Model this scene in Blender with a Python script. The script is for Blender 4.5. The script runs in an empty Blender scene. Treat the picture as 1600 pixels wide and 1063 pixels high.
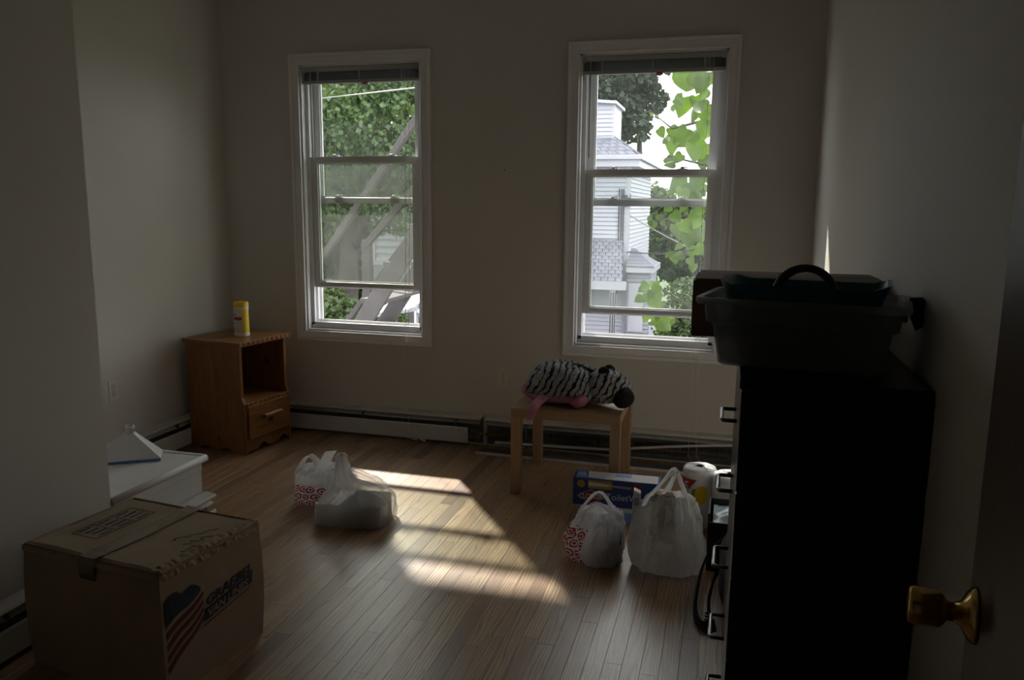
import bpy, bmesh, math, random
import numpy as np
from mathutils import Vector, Matrix, noise

# ------------------------------------------------------------------ camera, world, sun, exposure
scene = bpy.context.scene
col = scene.collection
PI = math.pi

def rotation_basis(yaw, pitch, roll):
    cy, sy, cp, sp = math.cos(yaw), math.sin(yaw), math.cos(pitch), math.sin(pitch)
    f = Vector((-sy*cp, cy*cp, -sp)); r = Vector((cy, sy, 0)); u = r.cross(f)
    cr, sr = math.cos(roll), math.sin(roll)
    return cr*r + sr*u, -sr*r + cr*u, f

cam_data = bpy.data.cameras.new('camera'); cam = bpy.data.objects.new('camera', cam_data); col.objects.link(cam)
cr_, cu_, cf_ = rotation_basis(.266, .1664, .0099)
mw = Matrix((cr_, cu_, -cf_)).transposed().to_4x4(); mw.translation = (0, 0, 1.45)
cam.matrix_world = mw
cam_data.sensor_width = 36; cam_data.lens = 1247/1600*36
cam_data.clip_start = .02; cam_data.clip_end = 300
scene.camera = cam

world = bpy.data.worlds.new('hazy_sky'); scene.world = world; world.use_nodes = True
wn = world.node_tree.nodes; wl = world.node_tree.links
bg = wn['Background']; bg.inputs['Color'].default_value = (.975, .975, 1, 1); bg.inputs['Strength'].default_value = 3.8

sun_data = bpy.data.lights.new('sun', 'SUN'); sun_data.energy = 7.2; sun_data.angle = .028; sun_data.color = (1, .93, .82)
sun = bpy.data.objects.new('sun', sun_data); col.objects.link(sun)
sun.rotation_euler = Vector((.70, -.97, -1)).to_track_quat('-Z', 'Y').to_euler()
sun.location = (-7, 14, 12)

scene.view_settings.view_transform = 'Standard'; scene.view_settings.look = 'None'
scene.view_settings.gamma = 1; scene.view_settings.use_curve_mapping = False
scene.view_settings.exposure = 0.38
scene.cycles.max_bounces = 12; scene.cycles.diffuse_bounces = 6; scene.cycles.transparent_max_bounces = 24
scene.cycles.use_denoising = True

rnd = random.Random(7)

# ------------------------------------------------------------------ helpers: materials
def mat(name, color, rough=.6, metal=0, var=0, scale=8, bump=0, bscale=60, spec=.5, coat=0, stretch=None):
    """principled material with optional noise colour variation and fine relief"""
    m = bpy.data.materials.new(name); m.use_nodes = True
    nt = m.node_tree; n = nt.nodes; l = nt.links
    b = n['Principled BSDF']
    b.inputs['Base Color'].default_value = (*color, 1); b.inputs['Roughness'].default_value = rough
    b.inputs['Metallic'].default_value = metal; b.inputs['Specular IOR Level'].default_value = spec
    b.inputs['Coat Weight'].default_value = coat
    if var or bump:
        tc = n.new('ShaderNodeTexCoord'); mp = n.new('ShaderNodeMapping'); l.new(tc.outputs['Object'], mp.inputs[0])
        if stretch: mp.inputs['Scale'].default_value = stretch
    if var:
        t = n.new('ShaderNodeTexNoise'); t.inputs['Scale'].default_value = scale; t.inputs['Detail'].default_value = 6
        l.new(mp.outputs[0], t.inputs['Vector'])
        r = n.new('ShaderNodeMapRange'); r.inputs[1].default_value = .3; r.inputs[2].default_value = .7
        r.inputs[3].default_value = 1-var; r.inputs[4].default_value = 1+var
        l.new(t.outputs['Fac'], r.inputs[0])
        x = n.new('ShaderNodeMix'); x.data_type = 'RGBA'; x.blend_type = 'MULTIPLY'; x.inputs[0].default_value = 1
        x.inputs[6].default_value = (*color, 1); l.new(r.outputs[0], x.inputs[7]); l.new(x.outputs[2], b.inputs['Base Color'])
    if bump:
        t = n.new('ShaderNodeTexNoise'); t.inputs['Scale'].default_value = bscale; t.inputs['Detail'].default_value = 4
        l.new(mp.outputs[0], t.inputs['Vector'])
        bp = n.new('ShaderNodeBump'); bp.inputs['Strength'].default_value = bump; bp.inputs['Distance'].default_value = .002
        l.new(t.outputs['Fac'], bp.inputs['Height']); l.new(bp.outputs[0], b.inputs['Normal'])
    return m

class G:
    """tiny node-graph helper"""
    def __init__(s, name):
        s.m = bpy.data.materials.new(name); s.m.use_nodes = True
        s.nt = s.m.node_tree; s.n = s.nt.nodes; s.l = s.nt.links; s.b = s.n['Principled BSDF']; s.out = s.n['Material Output']
    def node(s, t, **kw):
        x = s.n.new(t)
        for k, v in kw.items(): setattr(x, k, v)
        return x
    def put(s, sock, v):
        if hasattr(v, 'node'): s.l.new(v, sock)
        else: sock.default_value = v
    def math(s, op, a, b=0.0, c=0.0, clamp=False):
        x = s.node('ShaderNodeMath', operation=op, use_clamp=clamp)
        for i, v in enumerate((a, b, c)): s.put(x.inputs[i], v)
        return x.outputs[0]
    def mixc(s, f, a, b, blend='MIX'):
        x = s.node('ShaderNodeMix', data_type='RGBA', blend_type=blend)
        s.put(x.inputs[0], f)
        for i, v in ((6, a), (7, b)): s.put(x.inputs[i], v if hasattr(v, 'node') else (*v, 1))
        return x.outputs[2]
    def coord(s, which='Object', scale=(1, 1, 1), loc=(0, 0, 0)):
        t = s.node('ShaderNodeTexCoord'); mp = s.node('ShaderNodeMapping')
        s.l.new(t.outputs[which], mp.inputs[0]); mp.inputs['Scale'].default_value = scale; mp.inputs['Location'].default_value = loc
        return mp.outputs[0]
    def noise(s, vec, scale, detail=4, dist=0):
        t = s.node('ShaderNodeTexNoise'); s.l.new(vec, t.inputs['Vector'])
        t.inputs['Scale'].default_value = scale; t.inputs['Detail'].default_value = detail; t.inputs['Distortion'].default_value = dist
        return t.outputs['Fac']
    def ramp(s, f, stops):
        r = s.node('ShaderNodeValToRGB'); s.l.new(f, r.inputs[0]); e = r.color_ramp.elements
        while len(e) < len(stops): e.new(.5)
        for k, (p, c) in enumerate(stops): e[k].position = p; e[k].color = (*c, 1)
        return r.outputs[0]
    def bump(s, h, strength=.3, dist=.002):
        bp = s.node('ShaderNodeBump'); bp.inputs['Strength'].default_value = strength; bp.inputs['Distance'].default_value = dist
        s.l.new(h, bp.inputs['Height']); s.l.new(bp.outputs[0], s.b.inputs['Normal']); return bp.outputs[0]

def wood_mat(name, dark, mid, light, axis='X', rough=.45, grain=1.0, knots=False):
    g = G(name)
    sc = {'X': (1.2, 14, 14), 'Y': (14, 1.2, 14), 'Z': (14, 14, 1.2)}[axis]
    v = g.coord('Object', sc)
    n1 = g.noise(v, 2.2*grain, 6, 1.2); n2 = g.noise(v, 12*grain, 3)
    f = g.math('ADD', g.math('MULTIPLY', n1, .75), g.math('MULTIPLY', n2, .25))
    c = g.ramp(f, [(.32, dark), (.5, mid), (.68, light)])
    if knots:
        vv = g.coord('Object', {'X': (3.2, 5, 5), 'Y': (5, 3.2, 5), 'Z': (5, 5, 3.2)}[axis])
        vo = g.node('ShaderNodeTexVoronoi'); vo.inputs['Scale'].default_value = 1.6; g.l.new(vv, vo.inputs['Vector'])
        k = g.math('LESS_THAN', vo.outputs['Distance'], .12)
        c = g.mixc(g.math('MULTIPLY', k, .8), c, tuple(x*.3 for x in dark))
    g.l.new(c, g.b.inputs['Base Color']); g.b.inputs['Roughness'].default_value = rough
    g.bump(f, .12, .001)
    return g.m

M = {}
M['wall'] = mat('wall_paint', (.64, .61, .57), .75, var=.03, scale=1.5, bump=.12, bscale=180)
M['ceiling'] = mat('ceiling_paint', (.62, .61, .58), .85, var=.02, bump=.1, bscale=120)
M['trim'] = mat('trim_paint', (.82, .81, .82), .42, var=.03, scale=4, bump=.06, bscale=40)
M['vinyl'] = mat('window_vinyl', (.72, .72, .73), .35, var=.03, scale=12)
M['heater'] = mat('heater_enamel', (.60, .58, .56), .45, var=.06, scale=9)
M['heater_dark'] = mat('heater_cavity', (.035, .033, .032), .8, var=.3, scale=30)
M['heater_grey'] = mat('heater_back_plate', (.10, .10, .10), .6, var=.2, scale=14)
M['fin'] = mat('aluminium_fin', (.42, .42, .42), .45, .7, var=.35, scale=40)
M['pipe'] = mat('copper_pipe', (.32, .16, .08), .45, .8, var=.3)
M['outlet'] = mat('outlet_plastic', (.66, .64, .58), .4)
M['slot'] = mat('dark_slot', (.02, .02, .02), .6)
M['bulkhead'] = mat('bulkhead_paint', (.76, .76, .75), .45, var=.05, scale=6, bump=.08, bscale=30)
M['blind'] = mat('blind_slats', (.20, .19, .20), .5, var=.08)
M['blind_light'] = mat('blind_rail', (.42, .41, .42), .45)
M['cord'] = mat('cord_white', (.75, .74, .70), .7)
M['pine'] = wood_mat('stained_pine', (.16, .065, .018), (.23, .095, .026), (.30, .135, .04), 'Z', .4, 1, True)
M['pine_x'] = wood_mat('stained_pine_boards', (.16, .068, .02), (.24, .105, .032), (.31, .145, .045), 'Y', .38, 1, True)
M['pine_raw'] = mat('worn_pine_edge', (.42, .27, .14), .6, var=.2, scale=30)
M['birch'] = wood_mat('birch_veneer', (.34, .22, .12), (.40, .265, .15), (.46, .31, .18), 'X', .5, .6)
M['birch_z'] = wood_mat('birch_veneer_upright', (.34, .22, .12), (.40, .265, .15), (.46, .31, .18), 'Z', .5, .6)
M['black'] = mat('black_lacquer', (.012, .012, .013), .38, var=.1, spec=.25)
M['black_front'] = mat('black_drawer_front', (.02, .02, .022), .3, spec=.4)
M['metal_dark'] = mat('dark_metal_handle', (.20, .20, .21), .28, 1)
M['brass'] = mat('brass', (.62, .43, .16), .22, 1, var=.12, scale=25)
M['door'] = wood_mat('dark_stained_door', (.045, .018, .007), (.07, .028, .011), (.10, .042, .018), 'Z', .4, .7)
M['card'] = mat('cardboard', (.36, .27, .185), .85, var=.08, scale=7, bump=.15, bscale=90)
M['card_dark'] = mat('cardboard_brown', (.15, .10, .062), .85, var=.08, scale=6, bump=.12, bscale=90)
M['card_inner'] = mat('cardboard_torn_edge', (.36, .27, .18), .9, var=.15, scale=40)
M['tape'] = mat('packing_tape', (.22, .155, .10), .25, spec=.6)
M['ink_blue'] = mat('ink_navy', (.022, .028, .055), .7, var=.25, scale=60)
M['ink_red'] = mat('ink_red', (.16, .022, .018), .7, var=.25, scale=60)
M['ink_grey'] = mat('ink_grey_blue', (.075, .075, .11), .7, var=.2, scale=60)
M['paper'] = mat('paper_white', (.72, .72, .74), .8, var=.02)
M['towel'] = mat('paper_towel_wrap', (.80, .80, .82), .55, var=.04, scale=14, bump=.35, bscale=35)
M['yellow'] = mat('yellow_plastic', (.84, .54, .008), .35)
M['yellow_label'] = mat('yellow_label', (.80, .56, .008), .4)
M['white_plastic'] = mat('white_plastic', (.74, .74, .74), .35)
M['red'] = mat('red_print', (.45, .03, .025), .5)
M['grey_print'] = mat('grey_print', (.35, .37, .42), .6)
M['blue'] = mat('blue_carton', (.018, .06, .24), .35, var=.15, scale=10)
M['blue_light'] = mat('light_blue_print', (.20, .36, .75), .4)
M['blue_lip'] = mat('blue_rubber', (.05, .16, .42), .5)
M['gold'] = mat('gold_print', (.42, .27, .03), .5)
M['dark_red'] = mat('dark_red_print', (.25, .025, .02), .5)
M['green'] = mat('green_print', (.12, .30, .04), .5)
M['black_fabric'] = mat('black_fabric', (.012, .012, .013), .9, var=.2, scale=80, bump=.3, bscale=200)
M['tote'] = mat('black_tote_plastic', (.014, .014, .016), .4)
M['teal'] = mat('teal_plastic', (.012, .10, .125), .4)
M['dark_plastic'] = mat('charcoal_plastic', (.03, .033, .04), .4)
M['pink'] = mat('pink_plush', (.46, .19, .27), .95, var=.15, scale=25, bump=.4, bscale=150)
M['plush_black'] = mat('black_plush', (.008, .008, .009), .95, bump=.4, bscale=150)
M['cable'] = mat('cable_black', (.04, .04, .045), .6)
M['cable_white'] = mat('cable_pale', (.20, .20, .20), .6)

def glass_mat(name, dust, clear=(.96, .975, .97), dust_col=(.8, .84, .88)):
    g = G(name); g.n.remove(g.b)
    tr = g.node('ShaderNodeBsdfTransparent'); tr.inputs[0].default_value = (*clear, 1)
    gl = g.node('ShaderNodeBsdfGlossy'); gl.inputs['Roughness'].default_value = .02
    m1 = g.node('ShaderNodeMixShader'); m1.inputs[0].default_value = .04; g.l.new(tr.outputs[0], m1.inputs[1]); g.l.new(gl.outputs[0], m1.inputs[2])
    tl = g.node('ShaderNodeBsdfTranslucent'); tl.inputs[0].default_value = (*dust_col, 1)
    v = g.coord('Object'); nf = g.noise(v, 7, 8, .4)
    f = g.math('MULTIPLY', g.math('MULTIPLY_ADD', nf, 1.2, .4), dust, clamp=True)
    m2 = g.node('ShaderNodeMixShader'); g.l.new(f, m2.inputs[0]); g.l.new(m1.outputs[0], m2.inputs[1]); g.l.new(tl.outputs[0], m2.inputs[2])
    g.l.new(m2.outputs[0], g.out.inputs['Surface'])
    return g.m
M['glass_clear'] = glass_mat('window_glass', .008)
M['glass_dusty'] = glass_mat('dusty_window_glass', .028, (.74, .76, .70))
M['glass_dusty2'] = glass_mat('lightly_dusty_glass', .022, (.90, .92, .90))

def bag_mat(name, col_=(.90, .90, .92), trans=.22, rings=False, zone=(0, 1, 0, 1), n=(14, 7)):
    """thin translucent carrier-bag film; optional printed bullseyes laid out on the UVs"""
    g = G(name)
    b = g.b; b.inputs['Roughness'].default_value = .24; b.inputs['Specular IOR Level'].default_value = .8
    tl = g.node('ShaderNodeBsdfTranslucent'); tp = g.node('ShaderNodeBsdfTransparent')
    base = (*col_, 1); op = 1.0
    if rings:
        uv = g.node('ShaderNodeUVMap'); sep = g.node('ShaderNodeSeparateXYZ'); g.l.new(uv.outputs[0], sep.inputs[0])
        u, v = sep.outputs[0], sep.outputs[1]
        V = g.math('MULTIPLY', v, n[1])
        row = g.math('FLOOR', V)
        U = g.math('ADD', g.math('MULTIPLY', u, n[0]), g.math('MULTIPLY', g.math('MODULO', row, 2), .5))
        du = g.math('SUBTRACT', g.math('FRACT', U), .5); dv = g.math('SUBTRACT', g.math('FRACT', V), .5)
        d = g.math('SQRT', g.math('ADD', g.math('MULTIPLY', du, du), g.math('MULTIPLY', dv, dv)))
        ring = g.math('MULTIPLY', g.math('GREATER_THAN', d, .29), g.math('LESS_THAN', d, .44))
        dot = g.math('LESS_THAN', d, .15)
        msk = g.math('MAXIMUM', ring, dot)
        for s_, (a_, op_) in ((u, (zone[0], 'GREATER_THAN')), (u, (zone[1], 'LESS_THAN')), (v, (zone[2], 'GREATER_THAN')), (v, (zone[3], 'LESS_THAN'))):
            msk = g.math('MULTIPLY', msk, g.math(op_, s_, a_))
        base = g.mixc(msk, col_, (.50, .012, .03))
        op = msk
    if hasattr(base, 'node'):
        g.l.new(base, b.inputs['Base Color']); g.l.new(base, tl.inputs[0])
    else:
        b.inputs['Base Color'].default_value = base; tl.inputs[0].default_value = base
    v3 = g.coord('Object'); h = g.noise(v3, 22, 7, 2.2)
    nb = g.bump(h, .85, .010)
    g.l.new(nb, tl.inputs['Normal'])
    m1 = g.node('ShaderNodeMixShader'); m1.inputs[0].default_value = .58
    g.l.new(b.outputs[0], m1.inputs[1]); g.l.new(tl.outputs[0], m1.inputs[2])
    m2 = g.node('ShaderNodeMixShader')
    if rings: g.l.new(g.math('MULTIPLY', g.math('SUBTRACT', 1.0, op), trans), m2.inputs[0])
    else: m2.inputs[0].default_value = trans
    g.l.new(m1.outputs[0], m2.inputs[1]); g.l.new(tp.outputs[0], m2.inputs[2])
    g.l.new(m2.outputs[0], g.out.inputs['Surface'])
    return g.m
M['bag'] = bag_mat('bag_film', trans=.46)
M['bag_thick'] = bag_mat('bag_film_thick', (.84, .84, .84), trans=.14)
M['bag_print_a'] = bag_mat('bag_film_printed', (.88, .88, .91), .14, True, (.58, .90, .04, .62), (20, 5))
M['bag_print_b'] = bag_mat('bag_film_printed_b', (.86, .85, .88), .22, True, (.42, .70, .02, .70), (18, 6))

def tub_mat():
    g = G('frosted_tub_plastic')
    b = g.b; b.inputs['Base Color'].default_value = (.30, .315, .325, 1); b.inputs['Roughness'].default_value = .35
    tl = g.node('ShaderNodeBsdfTranslucent'); tl.inputs[0].default_value = (.30, .315, .325, 1)
    tp = g.node('ShaderNodeBsdfTransparent'); tp.inputs[0].default_value = (.92, .94, .95, 1)
    m1 = g.node('ShaderNodeMixShader'); m1.inputs[0].default_value = .5; g.l.new(b.outputs[0], m1.inputs[1]); g.l.new(tl.outputs[0], m1.inputs[2])
    m2 = g.node('ShaderNodeMixShader'); m2.inputs[0].default_value = .45; g.l.new(m1.outputs[0], m2.inputs[1]); g.l.new(tp.outputs[0], m2.inputs[2])
    g.l.new(m2.outputs[0], g.out.inputs['Surface'])
    return g.m
M['tub'] = tub_mat()

def floor_mat():
    g = G('oak_floorboards')
    geo = g.node('ShaderNodeNewGeometry'); oi = g.node('ShaderNodeObjectInfo')
    off = g.node('ShaderNodeCombineXYZ'); g.l.new(g.math('MULTIPLY', oi.outputs['Random'], 37.0), off.inputs[0])
    g.l.new(g.math('MULTIPLY', oi.outputs['Random'], 91.0), off.inputs[1])
    add = g.node('ShaderNodeVectorMath', operation='ADD'); g.l.new(geo.outputs['Position'], add.inputs[0]); g.l.new(off.outputs[0], add.inputs[1])
    def vec(sc):
        mp = g.node('ShaderNodeMapping'); mp.inputs['Scale'].default_value = sc; g.l.new(add.outputs[0], mp.inputs[0]); return mp.outputs[0]
    base = g.ramp(oi.outputs['Random'], [(0, (.28, .155, .075)), (.22, (.40, .24, .125)), (.45, (.46, .29, .16)), (.62, (.37, .215, .115)), (.8, (.50, .325, .18)), (.95, (.20, .095, .05))])
    # open-pored oak grain: distorted wave along the board, plus fine pores
    w = g.node('ShaderNodeTexWave', wave_type='BANDS', bands_direction='X'); g.l.new(vec((1, .09, 1)), w.inputs['Vector'])
    w.inputs['Scale'].default_value = 26; w.inputs['Distortion'].default_value = 15; w.inputs['Detail'].default_value = 1.2; w.inputs['Detail Scale'].default_value = .8
    pores = g.noise(vec((220, 7, 1)), 1, 4)
    blot = g.noise(vec((5, 1.4, 1)), 1, 5)
    dark = g.math('MULTIPLY', g.math('POWER', w.outputs['Fac'], 4.0), .75)
    c = g.mixc(dark, base, (.075, .048, .030))
    c = g.mixc(g.math('MULTIPLY', g.math('GREATER_THAN', pores, .60), .42), c, (.10, .055, .028))
    mr = g.node('ShaderNodeMapRange'); g.l.new(blot, mr.inputs[0]); mr.inputs[1].default_value = .25; mr.inputs[2].default_value = .75; mr.inputs[3].default_value = .72; mr.inputs[4].default_value = 1.22
    c = g.mixc(1.0, c, mr.outputs[0], 'MULTIPLY')
    g.l.new(c, g.b.inputs['Base Color'])
    wear = g.noise(vec((2.2, 1.1, 1)), 1, 4)
    g.l.new(g.math('MULTIPLY_ADD', wear, .25, .25), g.b.inputs['Roughness'])
    g.b.inputs['Specular IOR Level'].default_value = .5; g.b.inputs['Coat Weight'].default_value = .7; g.b.inputs['Coat Roughness'].default_value = .33
    g.bump(g.math('ADD', g.math('MULTIPLY', pores, .6), g.math('MULTIPLY', w.outputs['Fac'], .4)), .22, .0012)
    return g.m
M['floor'] = floor_mat()
M['subfloor'] = mat('subfloor_dark', (.04, .025, .015), .9)

# ------------------------------------------------------------------ helpers: meshes and objects
class MB:
    def __init__(s): s.v = []; s.f = []; s.uv = None
    def add(s, vs, fs):
        o = len(s.v); s.v += [Vector(p) for p in vs]; s.f += [tuple(i+o for i in f) for f in fs]; return s
    def box(s, x0, y0, z0, x1, y1, z1):
        return s.add([(x0, y0, z0), (x1, y0, z0), (x1, y1, z0), (x0, y1, z0), (x0, y0, z1), (x1, y0, z1), (x1, y1, z1), (x0, y1, z1)],
                     [(0, 3, 2, 1), (4, 5, 6, 7), (0, 1, 5, 4), (1, 2, 6, 5), (2, 3, 7, 6), (3, 0, 4, 7)])
    def hexa(s, bottom, top):
        return s.add(list(bottom)+list(top), [(0, 3, 2, 1), (4, 5, 6, 7), (0, 1, 5, 4), (1, 2, 6, 5), (2, 3, 7, 6), (3, 0, 4, 7)])
    def beam(s, p0, p1, w, h, up=(0, 0, 1)):
        p0, p1 = Vector(p0), Vector(p1); d = (p1-p0).normalized(); a = d.cross(Vector(up)).normalized(); b = a.cross(d).normalized()
        q = [(-w/2, -h/2), (w/2, -h/2), (w/2, h/2), (-w/2, h/2)]
        return s.hexa([p0+a*x+b*y for x, y in q], [p1+a*x+b*y for x, y in q])
    def prism(s, poly, axis, a0, a1):
        """extrude a 2-D polygon: axis 'x' takes (y,z), 'y' takes (x,z), 'z' takes (x,y)"""
        def P(p, a): return {'x': (a, p[0], p[1]), 'y': (p[0], a, p[1]), 'z': (p[0], p[1], a)}[axis]
        n = len(poly)
        return s.add([P(p, a0) for p in poly]+[P(p, a1) for p in poly],
                     [tuple(range(n))[::-1], tuple(range(n, 2*n))]+[(i, (i+1) % n, n+(i+1) % n, n+i) for i in range(n)])
    def tube(s, path, r, n=8, cap=True, flat=1.0):
        path = [Vector(p) for p in path]; rings = []
        nrm = None
        for i, p in enumerate(path):
            t = (path[min(i+1, len(path)-1)]-path[max(i-1, 0)]).normalized()
            if nrm is None:
                nrm = t.orthogonal().normalized()
            nrm = (nrm-t*nrm.dot(t))
            nrm = nrm.normalized() if nrm.length > 1e-6 else t.orthogonal().normalized()
            b = t.cross(nrm); rr = r[i] if isinstance(r, (list, tuple)) else r
            rings.append([p+nrm*math.cos(2*PI*k/n)*rr+b*math.sin(2*PI*k/n)*rr*flat for k in range(n)])
        return s.loft(rings, cap)
    def loft(s, rings, cap=True):
        n = len(rings[0]); vs = [p for r in rings for p in r]; fs = []
        for i in range(len(rings)-1):
            for k in range(n): fs.append((i*n+k, i*n+(k+1) % n, (i+1)*n+(k+1) % n, (i+1)*n+k))
        if cap: fs += [tuple(range(n))[::-1], tuple(range((len(rings)-1)*n, len(rings)*n))]
        return s.add(vs, fs)
    def lathe(s, prof, n=32, c=(0, 0, 0), M_=None, cap=True):
        rings = []
        for r, z in prof:
            ring = [Vector((math.cos(2*PI*k/n)*r, math.sin(2*PI*k/n)*r, z)) for k in range(n)]
            if M_: ring = [M_ @ p for p in ring]
            rings.append([p+Vector(c) for p in ring])
        return s.loft(rings, cap)
    def grid(s, fn, nu, nv, wrap=False):
        vs = [fn(i/nu, j/nv) for j in range(nv+1) for i in range(nu+(0 if wrap else 1))]
        w = nu if wrap else nu+1; fs = []
        for j in range(nv):
            for i in range(nu):
                i2 = (i+1) % w
                fs.append((j*w+i, j*w+i2, (j+1)*w+i2, (j+1)*w+i))
        return s.add(vs, fs)
    def xf(s, m): s.v = [m @ p for p in s.v]; return s
    def build(s, name, material, parent=None, smooth=False, bevel=0, world=False, seg=2, kind=None, label=None):
        if world and parent:
            inv = parent.matrix_basis.inverted()
            pp = parent.parent
            if pp: inv = inv @ pp.matrix_basis.inverted()
            vs = [inv @ p for p in s.v]
        else: vs = s.v
        me = bpy.data.meshes.new(name); me.from_pydata([tuple(p) for p in vs], [], s.f); me.update()
        if bevel:
            bm = bmesh.new(); bm.from_mesh(me); bmesh.ops.remove_doubles(bm, verts=bm.verts, dist=1e-6)
            bm.normal_update()
            ed = [e for e in bm.edges if len(e.link_faces) == 2 and e.calc_face_angle(0) > .5]
            bmesh.ops.bevel(bm, geom=ed, offset=bevel, segments=seg, profile=.5, affect='EDGES', clamp_overlap=True)
            bmesh.ops.recalc_face_normals(bm, faces=bm.faces)
            bm.to_mesh(me); bm.free()
        else:
            bm = bmesh.new(); bm.from_mesh(me); bmesh.ops.recalc_face_normals(bm, faces=bm.faces); bm.to_mesh(me); bm.free()
        if smooth:
            me.polygons.foreach_set('use_smooth', [True]*len(me.polygons))
        me.materials.append(M[material] if isinstance(material, str) else material)
        return link(name, me, parent, kind, label)

def link(name, me, parent=None, kind=None, label=None):
    o = bpy.data.objects.new(name, me); col.objects.link(o)
    if parent: o.parent = parent
    if kind: o['kind'] = kind
    if label: o['label'] = label
    return o

def tag(o, label, cat, group=None, kind=None):
    o['label'] = label; o['category'] = cat
    if group: o['group'] = group
    if kind: o['kind'] = kind
    return o

def thing(name, label, cat, loc=(0, 0, 0), rz=0, group=None, kind=None):
    o = bpy.data.objects.new(name, None); col.objects.link(o); o.empty_display_size = .1
    o.location = loc; o.rotation_euler = (0, 0, rz)
    o.matrix_basis = Matrix.Translation(loc) @ Matrix.Rotation(rz, 4, 'Z')
    return tag(o, label, cat, group, kind)

def text_mesh(txt, size, shear=0.0, extrude=.0004, bold=0.0, spacing=1.0):
    c = bpy.data.curves.new('lettering', 'FONT'); c.body = txt; c.size = size; c.shear = shear; c.extrude = extrude
    c.offset = bold; c.space_character = spacing; c.resolution_u = 3
    o = bpy.data.objects.new('lettering', c); col.objects.link(o)
    dg = bpy.context.evaluated_depsgraph_get(); dg.update()
    me = bpy.data.meshes.new_from_object(o.evaluated_get(dg))
    bpy.data.objects.remove(o); bpy.data.curves.remove(c)
    return me

def lettering(txt, size, frame, material, parent, name='lettering', width=None, height=None, **kw):
    """frame: 4x4 that maps text x/y/normal into the parent's space; width/height force the block size"""
    me = text_mesh(txt, size, **kw)
    xs = [v.co.x for v in me.vertices]; ys = [v.co.y for v in me.vertices]
    sx = width/(max(xs)-min(xs)) if width else 1; sy = height/(max(ys)-min(ys)) if height else sx
    x0, y0 = min(xs), min(ys)
    for v in me.vertices: v.co = frame @ Vector(((v.co.x-x0)*sx, (v.co.y-y0)*sy, v.co.z))
    me.materials.clear(); me.materials.append(M[material]); me.update()
    return link(name, me, parent)

def frame(o, x, y):
    x = Vector(x).normalized(); y = Vector(y); z = x.cross(y).normalized(); y = z.cross(x)
    m = Matrix((x, y, z)).transposed().to_4x4(); m.translation = o; return m

def flat_poly(pts, fr, material, parent, name, t=.0005, z0=0.0):
    n = len(pts); b = MB()
    b.add([fr @ Vector((x, y, z0)) for x, y in pts]+[fr @ Vector((x, y, z0+t)) for x, y in pts],
          [tuple(range(n))[::-1], tuple(range(n, 2*n))]+[(i, (i+1) % n, n+(i+1) % n, n+i) for i in range(n)])
    return b.build(name, material, parent)

# ------------------------------------------------------------------ the room
XL, XR, XN, YB, YN, YF, H = -3.14, .41, -2.20, 4.53, 2.36, .10, 2.75   # left, right, near-left wall, back wall, its end, front wall, ceiling
W1, W2, WZ = (-2.59, -1.80), (-.86, -.065), (.655, 2.28)                 # window openings
BW = 4.72                                                                # outer face of the back wall

b = MB()
xs = [XL-.12, W1[0], W1[1], W2[0], W2[1], XR+.12]
for i in (0, 2, 4): b.box(xs[i], YB, -.25, xs[i+1], BW, H+.15)
for w in (W1, W2): b.box(w[0], YB, -.25, w[1], BW, WZ[0]); b.box(w[0], YB, WZ[1], w[1], BW, H+.15)
tag(b.build('wall_back', 'wall'), 'beige painted back wall with two tall windows', 'wall', kind='structure')
tag(MB().box(XL-.12, YN-.1, -.25, XL, YB, H+.15).build('wall_left', 'wall'), 'beige left wall of the alcove behind the wooden nightstand', 'wall', kind='structure')
tag(MB().box(XR, YF-.12, -.25, XR+.12, YB, H+.15).build('wall_right', 'wall'), 'beige right wall behind the black dresser', 'wall', kind='structure')
b = MB().box(XN-.1, YF-.12, -.25, XN, YN, H+.15).box(XL-.12, YN-.1, -.25, XN-.1, YN, H+.15)
tag(b.build('wall_near_left', 'wall'), 'dark near left wall that juts out beside the moving box', 'wall', kind='structure')
b = MB().box(XN-.1, YF-.12, -.25, -.76, YF, H+.15).box(.20, YF-.12, -.25, XR+.12, YF, H+.15).box(-.76, YF-.12, 2.08, .20, YF, H+.15)
tag(b.build('wall_front', 'wall'), 'wall with the doorway the room is seen from', 'wall', kind='structure')
b = MB().box(-1.7, -1.6, -.25, -1.6, YF-.12, H+.15).box(1.3, -1.6, -.25, 1.4, YF-.12, H+.15).box(-1.7, -1.7, -.25, 1.4, -1.6, H+.15)
b.box(XR+.12, YF-.22, -.25, 1.4, YF-.12, H+.15)
tag(b.build('wall_hall', 'wall'), 'unlit hallway walls outside the doorway', 'wall', kind='structure')
b = MB().box(XL-.12, YF-.12, H, XR+.12, YB, H+.15).box(-1.7, -1.7, H, 1.4, YF-.12, H+.15)
tag(b.build('ceiling', 'ceiling'), 'white ceiling above the whole room', 'ceiling', kind='structure')

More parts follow.
